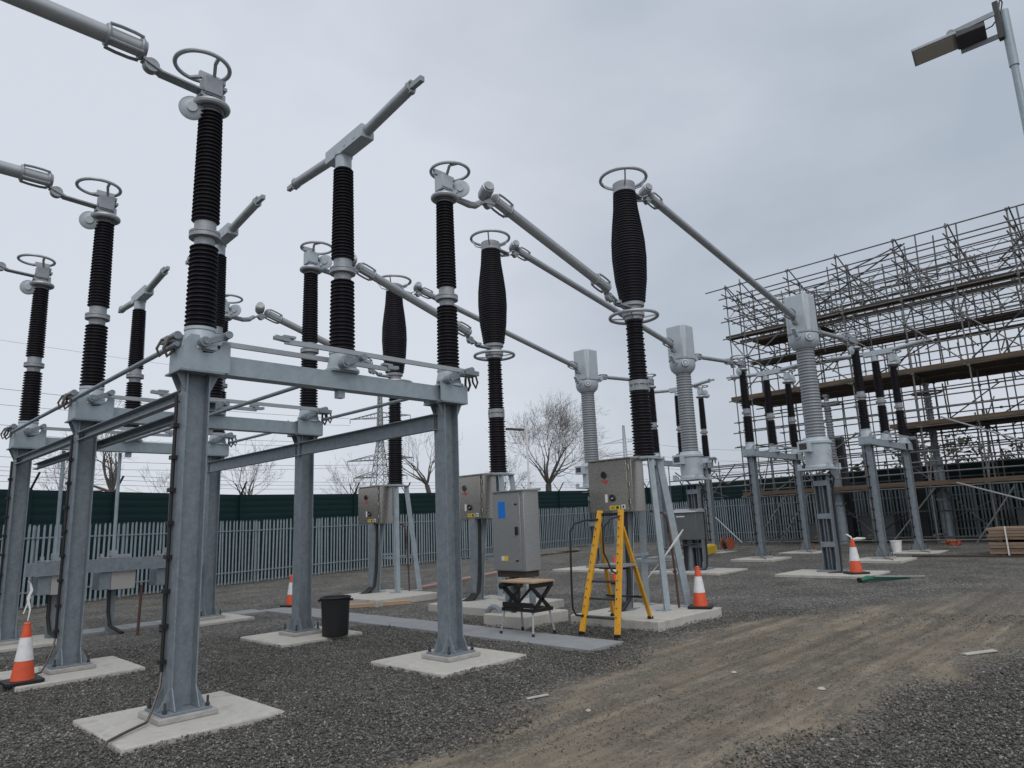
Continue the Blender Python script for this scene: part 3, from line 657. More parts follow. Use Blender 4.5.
# ------------------------------------------------------------------ current transformers
def make_ct(label):
    t = thing('current_transformer', label, 'transformer', (0,0,0), 0, 'current transformers')
    h, c = .375, .11
    oc = [(-h,-h+c),(-h+c,-h),(h-c,-h),(h,-h+c),(h,h-c),(h-c,h),(-h+c,h),(-h,h-c)]
    m = MB(); m.prism(oc, 7.18, 8.36); obj('head_hood', m, PAINT, t, bevel=.03)
    obj('head_bowl', MB().lathe([(.27,6.70),(.31,6.73),(.40,6.83),(.44,6.96),(.44,7.14),(.41,7.18)], n=32), PAINT, t)
    obj('head_seam', MB().torus((0,0,7.165),.445,.018,n=40,m=6), ALUD, t)
    obj('terminal_ring', MB().torus((-.33,-.31,6.99),.10,.035,(-.7,-.7,.1),22,7).cyl((-.33,-.31,6.99),.055,.08,14,(-.7,-.7,.1)), PAINT, t)
    obj('head_terminal', MB().cyl((-.42,0,7.05),.10,.16,18,(1,0,0)).bar((-.5,0,7.02),(-.72,0,7.25),.12,.05), PAINT, t)
    obj('head_terminal', MB().cyl((.46,0,7.1),.1,.25,18,(1,0,0)).bar((.55,0,7.12),(.8,0,7.28),.12,.05).cyl((.85,0,7.36),.11,.2,18,(0,1,0)), PAINT, t)
    obj('shed_stack', sheds(.285,.262,3.98,6.70,30,.02), GREY_INS, t)
    b = MB().lathe([(.36,3.08),(.40,3.09),(.40,3.14),(.37,3.16),(.38,3.5),(.38,3.78),(.42,3.80),(.42,3.87),(.36,3.9),(.34,3.98)], n=28)
    b.rng(-.46,.46,-.46,.46,3.02,3.08)
    obj('base_tank', b, PAINT, t, bevel=.005)
    x = obj('terminal_box', MB().rng(-.62,-.36,.0,.34,3.55,3.86), PAINT, t, bevel=.01)
    obj('window', MB().rng(-.626,-.62,.06,.28,3.62,3.8), GLASS, x)
    obj('drain_pipe', MB().path([(-.2,-.40,3.6),(-.2,-.46,3.5),(.1,-.47,3.45),(.2,-.46,3.3),(.22,-.46,2.9)], .02, 8), ALUD, t)
    obj('lifting_lug', MB().box((.4,-.4,3.12),(.1,.1,.18)).box((-.42,-.42,3.12),(.1,.1,.18)).box((-.42,.42,3.12),(.1,.1,.18)), PAINT, t)
    return t
ct = make_ct('nearest grey current transformer, ribbed column with square hood, before the scaffold'); ct.location = (CTX, 0, 0)
dup(ct, (CTX, S, 0), None, 'middle grey current transformer, above the small dull junction box')
dup(ct, (CTX, 2*S, 0), None, 'furthest grey current transformer, right of the bare tree')
def make_ctsup(label):
    t = thing('transformer_support', label, 'steel column', (0,0,0), 0, 'supports of the current transformers')
    z0 = .06
    obj('post', MB().chan((0,-.115,z0+.05),(0,-.115,2.84),.24,.15,.012,(0,1,0)), GALV, t)
    obj('post', MB().chan((0,.115,z0+.05),(0,.115,2.84),.24,.15,.012,(0,1,0)), GALV, t)
    objs('batten', MB().rng(-.13,-.12,-.2,.2,.75,.9).rng(-.13,-.12,-.2,.2,1.55,1.7).rng(-.13,-.12,-.2,.2,2.5,2.65).rng(-.3,.3,-.3,.3,2.80,2.83), GALV, t)
    obj('base_plate', MB().rng(-.3,.3,-.34,.34,z0,z0+.05), GALV, t)
    obj('cable', MB().path([(-.05,-.26,2.9),(.02,-.36,2.7),(.02,-.27,2.3),(.02,-.27,.4),(-.1,-.3,.15),(-.4,-.4,.08),(-.6,-.1,.05)], .03, 8), CABLE, t)
    obj('foot_bracket', MB().bar((-.15,-.2,z0+.05),(-.15,-.2,.3),.02,.12).bar((-.15,.2,z0+.05),(-.15,.2,.3),.02,.12), GALV, t)
    return t
sp = make_ctsup('battened twin post under the nearest current transformer, traffic cone beside it'); sp.location = (CTX, 0, G(CTX,0))
dup(sp, (CTX, S, G(CTX,0)), None, 'battened twin post under the middle current transformer, behind the junction box')
dup(sp, (CTX, 2*S, G(CTX,0)), None, 'battened twin post under the furthest current transformer, hidden behind the cabinet')
for j, lab in enumerate(('concrete pad with a traffic cone under the nearest current transformer','concrete pad under the small dull junction box','concrete pad under the furthest current transformer')):
    pad(17.75, ROWS[j][1]-.1, .95, 1.25, .06, lab, 'pads under the current transformers')
# junction box on its own post
t = thing('junction_box', 'dull grey junction box on a short post between the breaker legs and the cone', 'junction box', (17.5, 4.28, G(17.5,0)+.06))
obj('box_body', MB().rng(-.25,.25,-.5,.5,.98,1.85), DARKBOX, t, bevel=.01)
obj('box_lid', MB().add([(-.3,-.54,1.85),(.3,-.54,1.85),(.3,.54,1.85),(-.3,.54,1.85),(-.26,-.5,1.9),(.26,-.5,1.97),(.26,.5,1.97),(-.26,.5,1.9)],[(0,3,2,1),(4,5,6,7),(0,1,5,4),(1,2,6,5),(2,3,7,6),(3,0,4,7)]), STEELG, t)
obj('box_handle', MB().rng(-.262,-.25,-.1,.2,1.70,1.74), WLAB, t)
obj('post', MB().chan((0,0,.0),(0,0,.98),.14,.16,.012,(1,0,0)).box((0,0,.01),(.3,.3,.02)), GALV, t)
obj('cable_bundle', MB().path([(-.12,.05,.98),(-.12,.05,.3),(-.14,.08,.0)], .07, 8), CABLE, t)
obj('tray', MB().rng(-.5,.3,.3,.9,.68,.72).rng(-.5,.3,-.2,.3,.80,.83), DARKST, t)

# ------------------------------------------------------------------ far (right) switches, copies of the left one
DZ = .30
beam2 = make_beam(L2, '', 'beams of the far switches')
zc = 3.682+DZ
ZF = .20
colC = make_column(zc+.02-ZF, True, ''); colC['group'] = 'columns of the far switches'
far_n = ['nearest far switch','middle far switch','rearmost far switch']
first = True
for j, (rn, y) in enumerate(ROWS):
    lab = f'grey beam of the {far_n[j]}'
    if j == 0: beam2.location = (D1, y, zc+.02); beam2['label'] = lab
    else: dup(beam2, (D1, y, zc+.02), None, lab)
    for i, x in enumerate((D1, D1+L2)):
        cl = f'slim far steel column at the {"transformer" if i == 0 else "scaffold"} end of the {far_n[j]}'
        loc = (x, y, ZF)
        if first: colC.location = loc; colC['label'] = cl; first = False
        else: dup(colC, loc, None, cl)
        pad(x-.1, y, .85, .8, ZF-G(x-.1,y), f'far concrete pad at the {"transformer" if i == 0 else "scaffold"} end of the {far_n[j]}', 'pads under the far switches')
    for src, x, nm in ((insA, D1-.03, 'transformer end dark insulator'), (insB, D1+L2+.05, 'scaffold end dark insulator'), (insC, D1+L2/2, 'centre dark insulator with open arm')):
        dup(src, (x, y, ZB+DZ+.02), None, f'{nm} of the {far_n[j]}', 'insulators of the far switches')
    dup(bl, (D1+L2+.2, y-.24, 4.17+DZ), PI, f'pale earthing blade of the {far_n[j]}', 'earthing blades of the far switches')

# grey posts by the scaffold
def make_arrester(label):
    t = thing('surge_arrester', label, 'insulator', (0,0,0), 0, 'grey arresters by the scaffold')
    obj('column', MB().tube((0,0,0),(0,0,3.4),.2,16).box((0,0,.03),(.6,.6,.06)).box((.0,0,1.7),(.5,.4,.1)), GALV, t)
    obj('shed_stack', sheds(.16,.16,3.4,6.0,22,.03), GREY_INS, t)
    r = MB(); ring(r, 6.05, .55, .04, spokes=4, hub=.1); obj('grading_ring', r, ALU, t)
    obj('head', MB().cyl((0,0,6.2),.1,.4,14).box((0,0,6.4),(.3,.2,.1)), ALUD, t)
    return t
ar = make_arrester('pale grey ringed arrester on a round column inside the scaffold, right'); ar.location = (32.6, .35, G(32,0)); ar.scale = (1.08,1.08,1.1)
dup(ar, (31.5, 4.4, G(32,0)), None, 'grey ringed arrester mostly hidden behind the nearest current transformer')

# ------------------------------------------------------------------ kiosk cabinet
t = thing('control_kiosk', 'freestanding brushed steel kiosk with a blue notice, behind the folding bench', 'cabinet', (6.72, 1.78, 0))
kb = obj('cabinet_body', MB().rng(.03,.46,-.42,.43,.94,2.46), STEELG, t, bevel=.006)
obj('door', MB().rng(0,.028,-.34,.42,.96,2.43), STEELG, kb, bevel=.006)
obj('roof', MB().add([(-.03,-.46,2.46),(.5,-.46,2.46),(.5,.47,2.46),(-.03,.47,2.46),(-.03,-.46,2.48),(.5,-.46,2.51),(.5,.47,2.51),(-.03,.47,2.48)],[(0,3,2,1),(4,5,6,7),(0,1,5,4),(1,2,6,5),(2,3,7,6),(3,0,4,7)]), STEELG, kb)
obj('notice', MB().rng(-.004,0,.06,.25,1.95,2.27), BLUE, kb)
obj('handle', MB().rng(-.03,0,-.27,-.21,1.62,1.78), BLACK, kb, bevel=.006)
obj('latch', MB().rng(-.012,0,-.26,-.20,2.19,2.22).rng(-.012,0,-.26,-.20,1.12,1.15), BLACK, kb)
obj('warning_label', MB().rng(-.004,0,.02,.12,1.13,1.23), YLAB, kb)
obj('white_label', MB().rng(-.004,0,.125,.2,1.14,1.22), WLAB, kb)
obj('plinth_frame', MB().rng(.07,.43,-.38,.40,.82,.94), WOODD, t)
obj('leg', MB().chan((.22,.22,.1),(.22,.22,.80),.14,.14,.012,(1,0,0)), GALV, t); obj('leg', MB().chan((.3,-.3,.1),(.3,-.3,.80),.08,.1,.01,(1,0,0)), GALV, t)
obj('cable_bundle', MB().path([(.2,.0,.8),(.2,.0,.4),(.1,.05,.1),(-.05,.1,.0)], .05, 8).path([(.3,.1,.8),(.3,.12,.4),(.3,.2,.1)], .04, 8), CABLE, t)
obj('duct_ring', MB().torus((-.08,.38,.12),.15,.05,(1,.2,0),24,8), GALV, t)
obj('antenna', MB().tube((.4,-.3,2.48),(.4,-.3,2.6),.02,8), WLAB, t)
pad(7.05, 1.7, .62, .55, .21, 'small raised concrete plinth under the steel kiosk')

# ------------------------------------------------------------------ yellow ladder
t = thing('platform_ladder', 'yellow fibreglass platform step ladder with black handrails against a breaker cabinet', 'ladder', (0,0,0))
BY = ((-.31, -.45), (-1.03, -.90))       # bottom y, top y
def st(k, z): 
    u = (z-.035)/1.93; return V((6.28+.50*u, BY[k][0]+(BY[k][1]-BY[k][0])*u, z))
for k in (0,1):
    obj('stile', MB().chan(st(k,.04), st(k,2.0), .10, .045, .01, (1,0,0)), YEL, t, bevel=.003)
    obj('foot', MB().box(st(k,.025),(.1,.06,.05)), BLACK, t)
    yb = (.02,-.78)[k]
    obj('rear_leg', MB().chan((7.6,yb,.15), (st(k,1.72)+V((.05,0,0))), .07, .04, .008, (1,0,0)), YEL, t, bevel=.003)
    obj('rear_foot', MB().box((7.6,yb,.135),(.1,.06,.05)), BLACK, t)
    a = st(k,1.95); y = a.y + (.05 if k == 0 else -.0)
    obj('handrail', MB().path([st(k,1.85)+V((0,0,0)), V((6.5,y+.06,1.85)), V((6.28,y+.12,1.80)), V((6.2,y+.16,1.66)), V((6.19,y+.16,1.5)), V((6.16,y+.16,.8)), V((6.16,y+.16,.42)), V((6.2,y+.13,.31)), st(k,.28)], .018, 8) if k == 0 else
        MB().path([st(k,1.9), V((6.62,y+.1,1.86)), V((6.5,y+.2,1.7)), V((6.52,y+.22,1.3)), st(k,1.0)+V((-.03,.12,0)), st(k,.95)], .018, 8), BLACK, t)
for z in (.27, .56, .83):
    a, b = st(0,z), st(1,z); obj('tread', MB().bar(a+V((.05,0,0)), b+V((.05,0,0)), .11, .035), DARKST, t, bevel=.004)
a, b = st(0,1.08), st(1,1.08)
obj('platform', MB().add([a+V((0,0,-.02)), b+V((0,0,-.02)), b+V((.5,0,-.02)), a+V((.5,0,-.02)), a+V((0,0,.02)), b+V((0,0,.02)), b+V((.5,0,.02)), a+V((.5,0,.02))],[(0,3,2,1),(4,5,6,7),(0,1,5,4),(1,2,6,5),(2,3,7,6),(3,0,4,7)]), STEELG, t)
obj('top_bar', MB().bar(st(0,1.93), st(1,1.93), .035, .05), BLACK, t)
objs('rear_bar', MB().tube((7.4,0,.5),(7.4,-.78,.5),.018,8).tube((7.12,-.1,1.0),(7.12,-.75,1.0),.018,8).tube(st(0,.55)+V((.05,0,0)),(7.4,-.7,.52),.012,6), BLACK, t)
h = MB()
for k in (0,1):
    for z in np.arange(.3,1.9,.14): h.box(st(k,z)+V((-.052,0,0)),(.004,.016,.03))
obj('rivet', h, BLACK, t)

# ------------------------------------------------------------------ folding workbench
t = thing('folding_workbench', 'folding workbench with a wooden top, black frame and silver legs, before the kiosk', 'workbench', (5.93, .60, 0))
obj('top', MB().rng(-.27,-.01,-.42,.40,.84,.875), BENCHW, t, bevel=.008); obj('top', MB().rng(.01,.27,-.42,.40,.84,.875), BENCHW, t, bevel=.008)
f = MB()
for y in (-.36,.34):
    f.bar((-.28,y,.80),(.28,y,.80),.05,.07); f.bar((-.24,y,.78),(.18,y,.42),.045,.05); f.bar((.24,y,.78),(-.18,y,.42),.045,.05); f.bar((-.25,y,.40),(.25,y,.40),.05,.06)
f.bar((-.22,-.36,.40),(-.22,.34,.40),.05,.05); f.bar((.22,-.36,.40),(.22,.34,.40),.05,.05); f.bar((-.2,-.3,.76),(-.2,.1,.43),.035,.035); f.bar((-.2,.3,.76),(-.2,-.1,.43),.035,.035); f.rng(-.25,-.2,-.36,.34,.44,.52)
obj('frame', f, BLACK, t)
obj('vice_crank', MB().tube((-.28,.2,.80),(-.40,.2,.80),.012,8).cyl((-.41,.2,.80),.05,.02,14,(1,0,0)).tube((-.28,-.2,.80),(-.40,-.2,.80),.012,8).cyl((-.41,-.2,.80),.05,.02,14,(1,0,0)), BLACK, t)
for x in (-1,1):
    for y in (-1,1):
        obj('leg', MB().tube((x*.2,y*.33,.42),(x*.27,y*.38,.0),.018,10), ALU, t); obj('foot', MB().tube((x*.263,y*.375,.04),(x*.272,y*.382,-.02),.024,10), BLACK, t)

# ------------------------------------------------------------------ cones
def make_cone(h, label):
    t = thing('traffic_cone', label, 'traffic cone', (0,0,0), 0, 'orange and white traffic cones')
    k = h/.75
    def fr(a, b, o=0): 
        R = lambda z: (.145 - .105*z)*k + o
        return [(R(a)-.012, a*.75*k), (R(a), a*.75*k), (R(b), b*.75*k), (R(b)-.012, b*.75*k)]
    obj('base', MB().prism([(-.22*k,-.18*k),(-.18*k,-.22*k),(.18*k,-.22*k),(.22*k,-.18*k),(.22*k,.18*k),(.18*k,.22*k),(-.18*k,.22*k),(-.22*k,.18*k)], 0, .045*k), BLACK, t, bevel=.008)
    obj('cone_body', MB().lathe(fr(.05,.385)+fr(.765,.985)[1:], n=28), ORANGE, t)
    obj('reflective_sleeve', MB().lathe(fr(.38,.77,.004), n=28), WHITE, t)
    obj('tip', MB().lathe([(.038*k,.735*k),(.042*k,.75*k),(.032*k,.765*k),(.02*k,.765*k)], n=20), ORANGE, t)
    return t
cn = make_cone(.76, 'largest traffic cone, on a pad at the left edge, wisp of pale tape above it'); cn.location = (-.72, 3.66, PADZ)
dup(cn, (9.28, -.80, .115), .4, 'traffic cone on the slab right of the yellow ladder')
c3 = dup(cn, (17.50, -.85, G(17.5,0)+.06), .8, 'traffic cone on the pad before the scaffold, white stick on its tip'); c3.scale = (1.2,1.2,1.22)
dup(cn, (6.05, 9.0, .0), .2, 'small distant cone peeking out left behind the bin column')
dup(cn, (13.9, 4.6, G(14,0)), .2, 'orange cone seen between the stiles of the yellow ladder')
o = obj('hazard_tape', MB().path([(-.72,3.66,.80),(-.70,3.67,.95),(-.73,3.70,1.1),(-.69,3.72,1.2),(-.71,3.73,1.29),(-.75,3.70,1.33)], [.006,.012,.016,.02,.014,.005], 5).path([(-.70,3.7,1.12),(-.74,3.70,1.0),(-.77,3.69,.9)], .008, 5), TAPE); tag(o, 'strip of pale tape fluttering above the leftmost traffic cone', 'tape')
o = obj('bent_white_stick', MB().path([(17.50,-.85,1.02),(17.5,-.83,1.10),(17.48,-.72,1.18)], .022, 6).path([(17.50,-.85,1.03),(17.5,-1.0,1.05),(17.5,-1.2,1.06)], [.03,.05,.02], 6), TAPE); tag(o, 'white stick stuck in the tip of the cone before the scaffold', 'stick')

# ------------------------------------------------------------------ bin
t = thing('black_bin', 'round black plastic bin standing on the pad of the column', 'bin', (3.92, 3.44, PADZ))
obj('bin_body', MB().lathe([(.215,0),(.228,.01),(.252,.60),(.256,.655),(.235,.655),(.23,.60),(.205,.02)], n=32), BLACK, t)
obj('rim', MB().torus((0,0,.655),.26,.02,n=36,m=8), BLACK, t)
obj('handle', MB().box((-.19,.19,.61),(.09,.05,.04),-.78), BLACK, t); obj('handle', MB().box((.19,-.19,.61),(.09,.05,.04),-.78), BLACK, t)

# ------------------------------------------------------------------ planks, debris
def plank(name, p0, p1, w, h, m, label, cat='plank'):
    o = obj(name, MB().bar(p0, p1, w, h), m, bevel=.004); tag(o, label, cat); return o
plank('timber_plank', (6.75,7.45,.0), (8.1,6.75,.0), .2, .09, BENCHW, 'pale timber plank on the ground just right of the bin')
plank('timber_board', (10.6,9.6,.0), (17.2,11.7,.09), .4, .1, WOODP, 'long pinkish board lying behind the breaker cabinets')
plank('timber_offcut', (2.72,-2.42,-.035), (2.98,-2.5,-.03), .04,.015, CONC, 'short pale stick on the gravel left of the dirt track')
plank('timber_offcut', (7.65,-5.5,-.035), (8.1,-5.75,-.03), .08,.02, CONC, 'pale board scrap at the right of the dirt track')
t = thing('pole_pile', 'pile of loose poles lying by the fence behind the ladder', 'pole pile', (25, 17.2, .14))
for k in range(7):
    obj('pole', MB().tube((-3.2+random.uniform(-.4,.4), random.uniform(-.7,.7), .08+.05*(k%3)), (2.6+random.uniform(-.8,.8), random.uniform(-.7,.7), .10+.06*(k%3)), .05, 7), RUBBLE, t)
for k, (x, y, r) in enumerate(((5.15,-3.6,.035),(2.75,-3.25,.032),(4.9,-4.75,.042))):
    m = MB(); rr = random.Random(k)
    m.lathe([(r*.5,0),(r*(.9+.2*rr.random()),r*.2),(r*.7,r*.55),(r*.2,r*.7)], n=7)
    o = obj('pale_stone', m, CONC, None, (x,y,-.05), rr.random()*3, ang=10); tag(o, ['pale stone in the middle of the dirt track','pale stone on the dirt nearest the gravel edge','flat pale stone near the right lower edge of the track'][k], 'stone')
# yellow trough, green bag, orange bits, bucket
t = thing('yellow_trough', 'dull yellow plastic channel lying on gravel near the junction box', 'plastic channel', (24.6, 7.9, G(24,0)), .27)
obj('channel_body', MB().extrude([(-.25,0),(.25,0),(.2,.3),(.12,.36),(-.12,.36),(-.2,.3)], (-1.8,0,0), (1.8,0,.06)), YELD, t)
obj('end_cap', MB().box((1.85,0,.2),(.1,.44,.34)), YELD, t)
t = thing('red_drum', 'red cable drum standing behind the yellow channel', 'cable drum', (27.2, 7.9, G(27,0)))
obj('flange', MB().cyl((0,0,.35),.27,.03,20,(.3,1,0)), DULLO, t); obj('flange', MB().cyl((.1,.35,.35),.27,.03,20,(.3,1,0)), DULLO, t); obj('hub', MB().cyl((.05,.18,.35),.18,.34,16,(.3,1,0)), DARKST, t)
t = thing('green_bag', 'long green rolled bag with a white pole on gravel right of the cone pad', 'bag', (16.35,-1.75,G(16,0)))
obj('bag_body', MB().path([(-.5,.25,.06),(-.3,.15,.10),(.0,-.02,.09),(.5,-.28,.06),(.9,-.48,.04)], [.05,.07,.06,.045,.03], 10), GREENT, t)
obj('pole', MB().tube((-.2,.0,.14),(1.2,-.75,.05),.018,7), ALU, t); obj('end_cap', MB().cyl((-.52,.26,.07),.06,.06,14,(.9,-.45,0)), BLACK, t)
t = thing('white_bucket', 'white bucket at the foot of a far column before the scaffold', 'bucket', (26.6,.75,G(26,0)))
obj('bucket_body', MB().lathe([(.15,0),(.2,.42),(.18,.42),(.14,.02)], n=20), WLAB, t); obj('rim', MB().torus((0,0,.42),.2,.015,n=24,m=6), WLAB, t)
def heap(x, y, label, sc=1.):
    m = MB(); rr = random.Random(int(x*10))
    for k in range(7):
        pts = [(math.cos(a)*.35*rr.uniform(.6,1.1), math.sin(a)*.3*rr.uniform(.6,1.1), .12+.2*rr.random()) for a in np.linspace(0, 2*PI, 9)[:-1]]
        m.path([tuple(c*sc for c in p) for p in pts], .022*sc, 6, True)
    o = obj('orange_hose', m, DULLO, None, (x,y,G(x,y))); tag(o, label, 'hose')
heap(28.6, -.7, 'coil of orange hose under the scaffold beside the arrester column', 1.0)
heap(27.6, 4.6, 'small coil of orange hose behind the cone before the scaffold', .9)
# timber stack
t = thing('timber_stack', 'stack of scaffold boards in two bundles at the right edge', 'timber stack', (25.8,-3.9,G(25,0)))
for k in range(2):
    for i in range(4):
        obj('board', MB().rng(-1.0+random.uniform(-.03,.03),1.2,-2.2,1.3+random.uniform(-.05,.05),.06+.46*k+.095*i,.06+.46*k+.095*i+.085), WOOD if (i+k)%3 else WOODP, t, bevel=.005)
objs('bearer', MB().rng(-1,1.2,.9,1.0,0,.06).rng(-1,1.2,-1.5,-1.4,0,.06).rng(-1,1.2,.9,1.0,.45,.52), WOODD, t)
obj('strap', MB().rng(-1.06,-1.05,.75,.79,.02,.95), TAPE, t)
plank('timber_bearer', (24.3,-.4,.18), (24.3,-6,.18), .12,.06, WOODD, 'thin dark batten on the ground in front of the board stack')
# white pole leaning on breaker legs (taped stick)
o = obj('taped_pole', MB().path([(8.70,-.04,.70),(8.86,-.30,1.04),(9.02,-.56,1.42),(9.07,-.69,1.60)], [.008,.014,.026,.010], 6), TAPE); tag(o, 'white taped strip slanting across the legs of the breaker behind the yellow ladder', 'tape')

# ------------------------------------------------------------------ lamp post (upper right)
t = thing('lamp_post', 'tall galvanised lamp post with an LED floodlight, upper right corner', 'lamp post', (11.12,-6.88,0))
obj('pole', MB().tube((0,0,0),(0,0,1.6),.11,18).tube((0,0,1.6),(0,0,9.4),.075,18,.058), GALVL, t)
obj('pole_cap', MB().tube((0,0,9.4),(0,0,10.5),.075,18), GALVL, t)
obj('bracket', MB().box((-.06,.09,10.32),(.13,.09,.74)), DARKST, t, bevel=.01)
UPL = (.22,0,.975)
objs('yoke', MB().bar((-.16,.12,10.44),(-.19,.82,10.40),.03,.09).bar((.16,.12,10.16),(.16,.74,10.17),.03,.09).cyl((-.19,.80,10.40),.07,.05,16,(1,0,0)), ALUD, t)
hd = obj('floodlight', MB().bar((0,.30,10.30),(-.05,.76,10.29),.36,.14,UPL), DARKST, t, bevel=.02)
obj('lamp_body', MB().bar((-.05,.74,10.31),(-.16,1.46,10.26),.42,.07,UPL), ALUD, hd, bevel=.015)
obj('led_panel', MB().bar((-.063,.80,10.268),(-.163,1.42,10.224),.35,.012,UPL), LEDP, hd)
obj('cable', MB().path([(-.02,.05,10.6),(.03,.02,10.8),(.08,.0,10.72),(.07,.06,10.5),(.03,.2,10.33),(.0,.32,10.3)], .012, 6), CABLE, t)
# distant lamp post over the fence
t = thing('lamp_post', 'distant slim lamp post in front of the bare tree', 'lamp post', (26.15, 19.4, .23))
obj('pole', MB().tube((0,0,0),(0,0,6.9),.07,10,.05), WLAB, t); obj('lamp_head', MB().bar((-.1,.1,6.88),(-.95,.75,6.95),.3,.1), DARKST, t)

# ------------------------------------------------------------------ fences
def pales(mb, p0, p1, H, sp=.155, z0=None):
    p0, p1 = V(p0), V(p1); d = p1-p0; n = max(1, int(round(d.length/sp))); u = d.normalized()
    for i in range(n):
        c = p0 + d*((i+.5)/n) + u*random.gauss(0,.006) + V((0,0,random.gauss(0,.012))); w = .034; ln_ = random.gauss(0,.008)
        nrm = V((-u.y,u.x,0))
        prof = [(-w,.05),(w,.05),(w,H-.10),(w*.75,H-.03),(.004,H),(-.004,H),(-w*.75,H-.03),(-w,H-.10)]
        m = len(prof)
        vs = [c + u*(a+ln_*b) + V((0,0,b)) + nrm*(.012 if abs(a) > .02 else -.006) for a, b in prof] + [c + u*(a+ln_*b) + V((0,0,b)) + nrm*(.018 if abs(a) > .02 else 0) for a, b in prof]
        mb.add(vs, [(k,(k+1)%m,m+(k+1)%m,m+k) for k in range(m)] + [tuple(range(m-1,-1,-1)), tuple(range(m,2*m))])
def palisade(pts, H, label, group):
    t = thing('palisade_fence', label, 'fence', (0,0,0), 0, group)
    for (x0,y0),(x1,y1) in zip(pts[:-1], pts[1:]):
        a, b = V((x0,y0,0)), V((x1,y1,0)); n = max(1, int(round((b-a).length/2.75)))
        for i in range(n):
            p = a + (b-a)*(i/n); q = a + (b-a)*((i+1)/n); p.z = G(p.x,p.y); q.z = G(q.x,q.y); u = (q-p).normalized(); nr = V((-u.y,u.x,0))
            m = MB(); pales(m, p, q, H); obj('pale_panel', m, GALVL, t)
            r = MB(); off = nr*.04
            for z in (.45, H-.42): r.angle(p+off+V((0,0,z)), q+off+V((0,0,z)), .05, .006)
            objs('rail', r, GALV, t)
            obj('post', MB().bar(p+nr*.10+V((0,0,0)), p+nr*.10+V((0,0,H-.05)), .10, .06, (u.x,u.y,0)), GALV, t)
    return t
palisade([(-10,13.0),(2,16.8),(10,19.2),(16,19.8),(36,20.2)], 2.42, 'long pale grey palisade fence with pointed pales across the back of the yard', None)
palisade([(36,20.2),(35.4,8),(35,-14)], 2.42, 'pale grey palisade fence behind the scaffold at the right', None)
def greenfence(pts, H, label):
    t = thing('green_screen_fence', label, 'fence', (0,0,0))
    for (x0,y0),(x1,y1) in zip(pts[:-1], pts[1:]):
        a, b = V((x0,y0,0)), V((x1,y1,0)); n = max(1, int(round((b-a).length/3.0)))
        for i in range(n):
            p = a + (b-a)*(i/n); q = a + (b-a)*((i+1)/n); p.z = G(p.x,p.y); q.z = G(q.x,q.y); u = (q-p).normalized(); nr = V((-u.y,u.x,0))
            prof = []; k = 14
            for s in range(k):
                z = H*s/k; prof += [(0,z),(0,z+H/k*.72),(.005,z+H/k*.80),(.005,z+H/k*.92)]
            prof = [(x_, z_) for x_, z_ in prof] + [(0,H),(.05,H),(.05,0)]
            m = MB(); cc = len(prof)
            vs = [p + nr*x_ + V((0,0,z_)) for x_, z_ in prof] + [q + nr*x_ + V((0,0,z_)) for x_, z_ in prof]
            m.add(vs, [(s,(s+1)%cc,cc+(s+1)%cc,cc+s) for s in range(cc)] + [tuple(range(cc-1,-1,-1)), tuple(range(cc,2*cc))])
            obj('screen_panel', m, GREENF, t)
            po = obj('post', MB().bar(p-nr*.05, p-nr*.05+V((0,0,H+.02)), .1, .08, (u.x,u.y,0)), GREENF, t)
            obj('barb_arm', MB().bar(p-nr*.05+V((0,0,H)), p+nr*-.45+V((0,0,H+.52)), .05, .05).bar(p-nr*.02+V((0,0,H)), p+nr*.4+V((0,0,H+.5)), .03, .03), BLACK, po)
        w = MB()
        for f_, z in ((-.2,.22),(-.32,.38),(-.43,.52)):
            nr = V((-(b-a).y,(b-a).x,0)).normalized(); p = V((a.x,a.y,G(a.x,0)))+nr*f_+V((0,0,H+z)); q = V((b.x,b.y,G(b.x,0)))+nr*f_+V((0,0,H+z)); w.tube(p,q,.006,4)
        obj('barbed_wire', w, DARKST, t)
greenfence([(-14,12.9),(2,18.2),(10,20.9),(16,21.6),(37.8,22.0)], 3.52, 'dark green solid screen fence with cranked barb arms behind the palisade')
greenfence([(37.8,22),(37.3,8),(37,-14)], 3.55, 'dark green solid screen fence behind the scaffold')

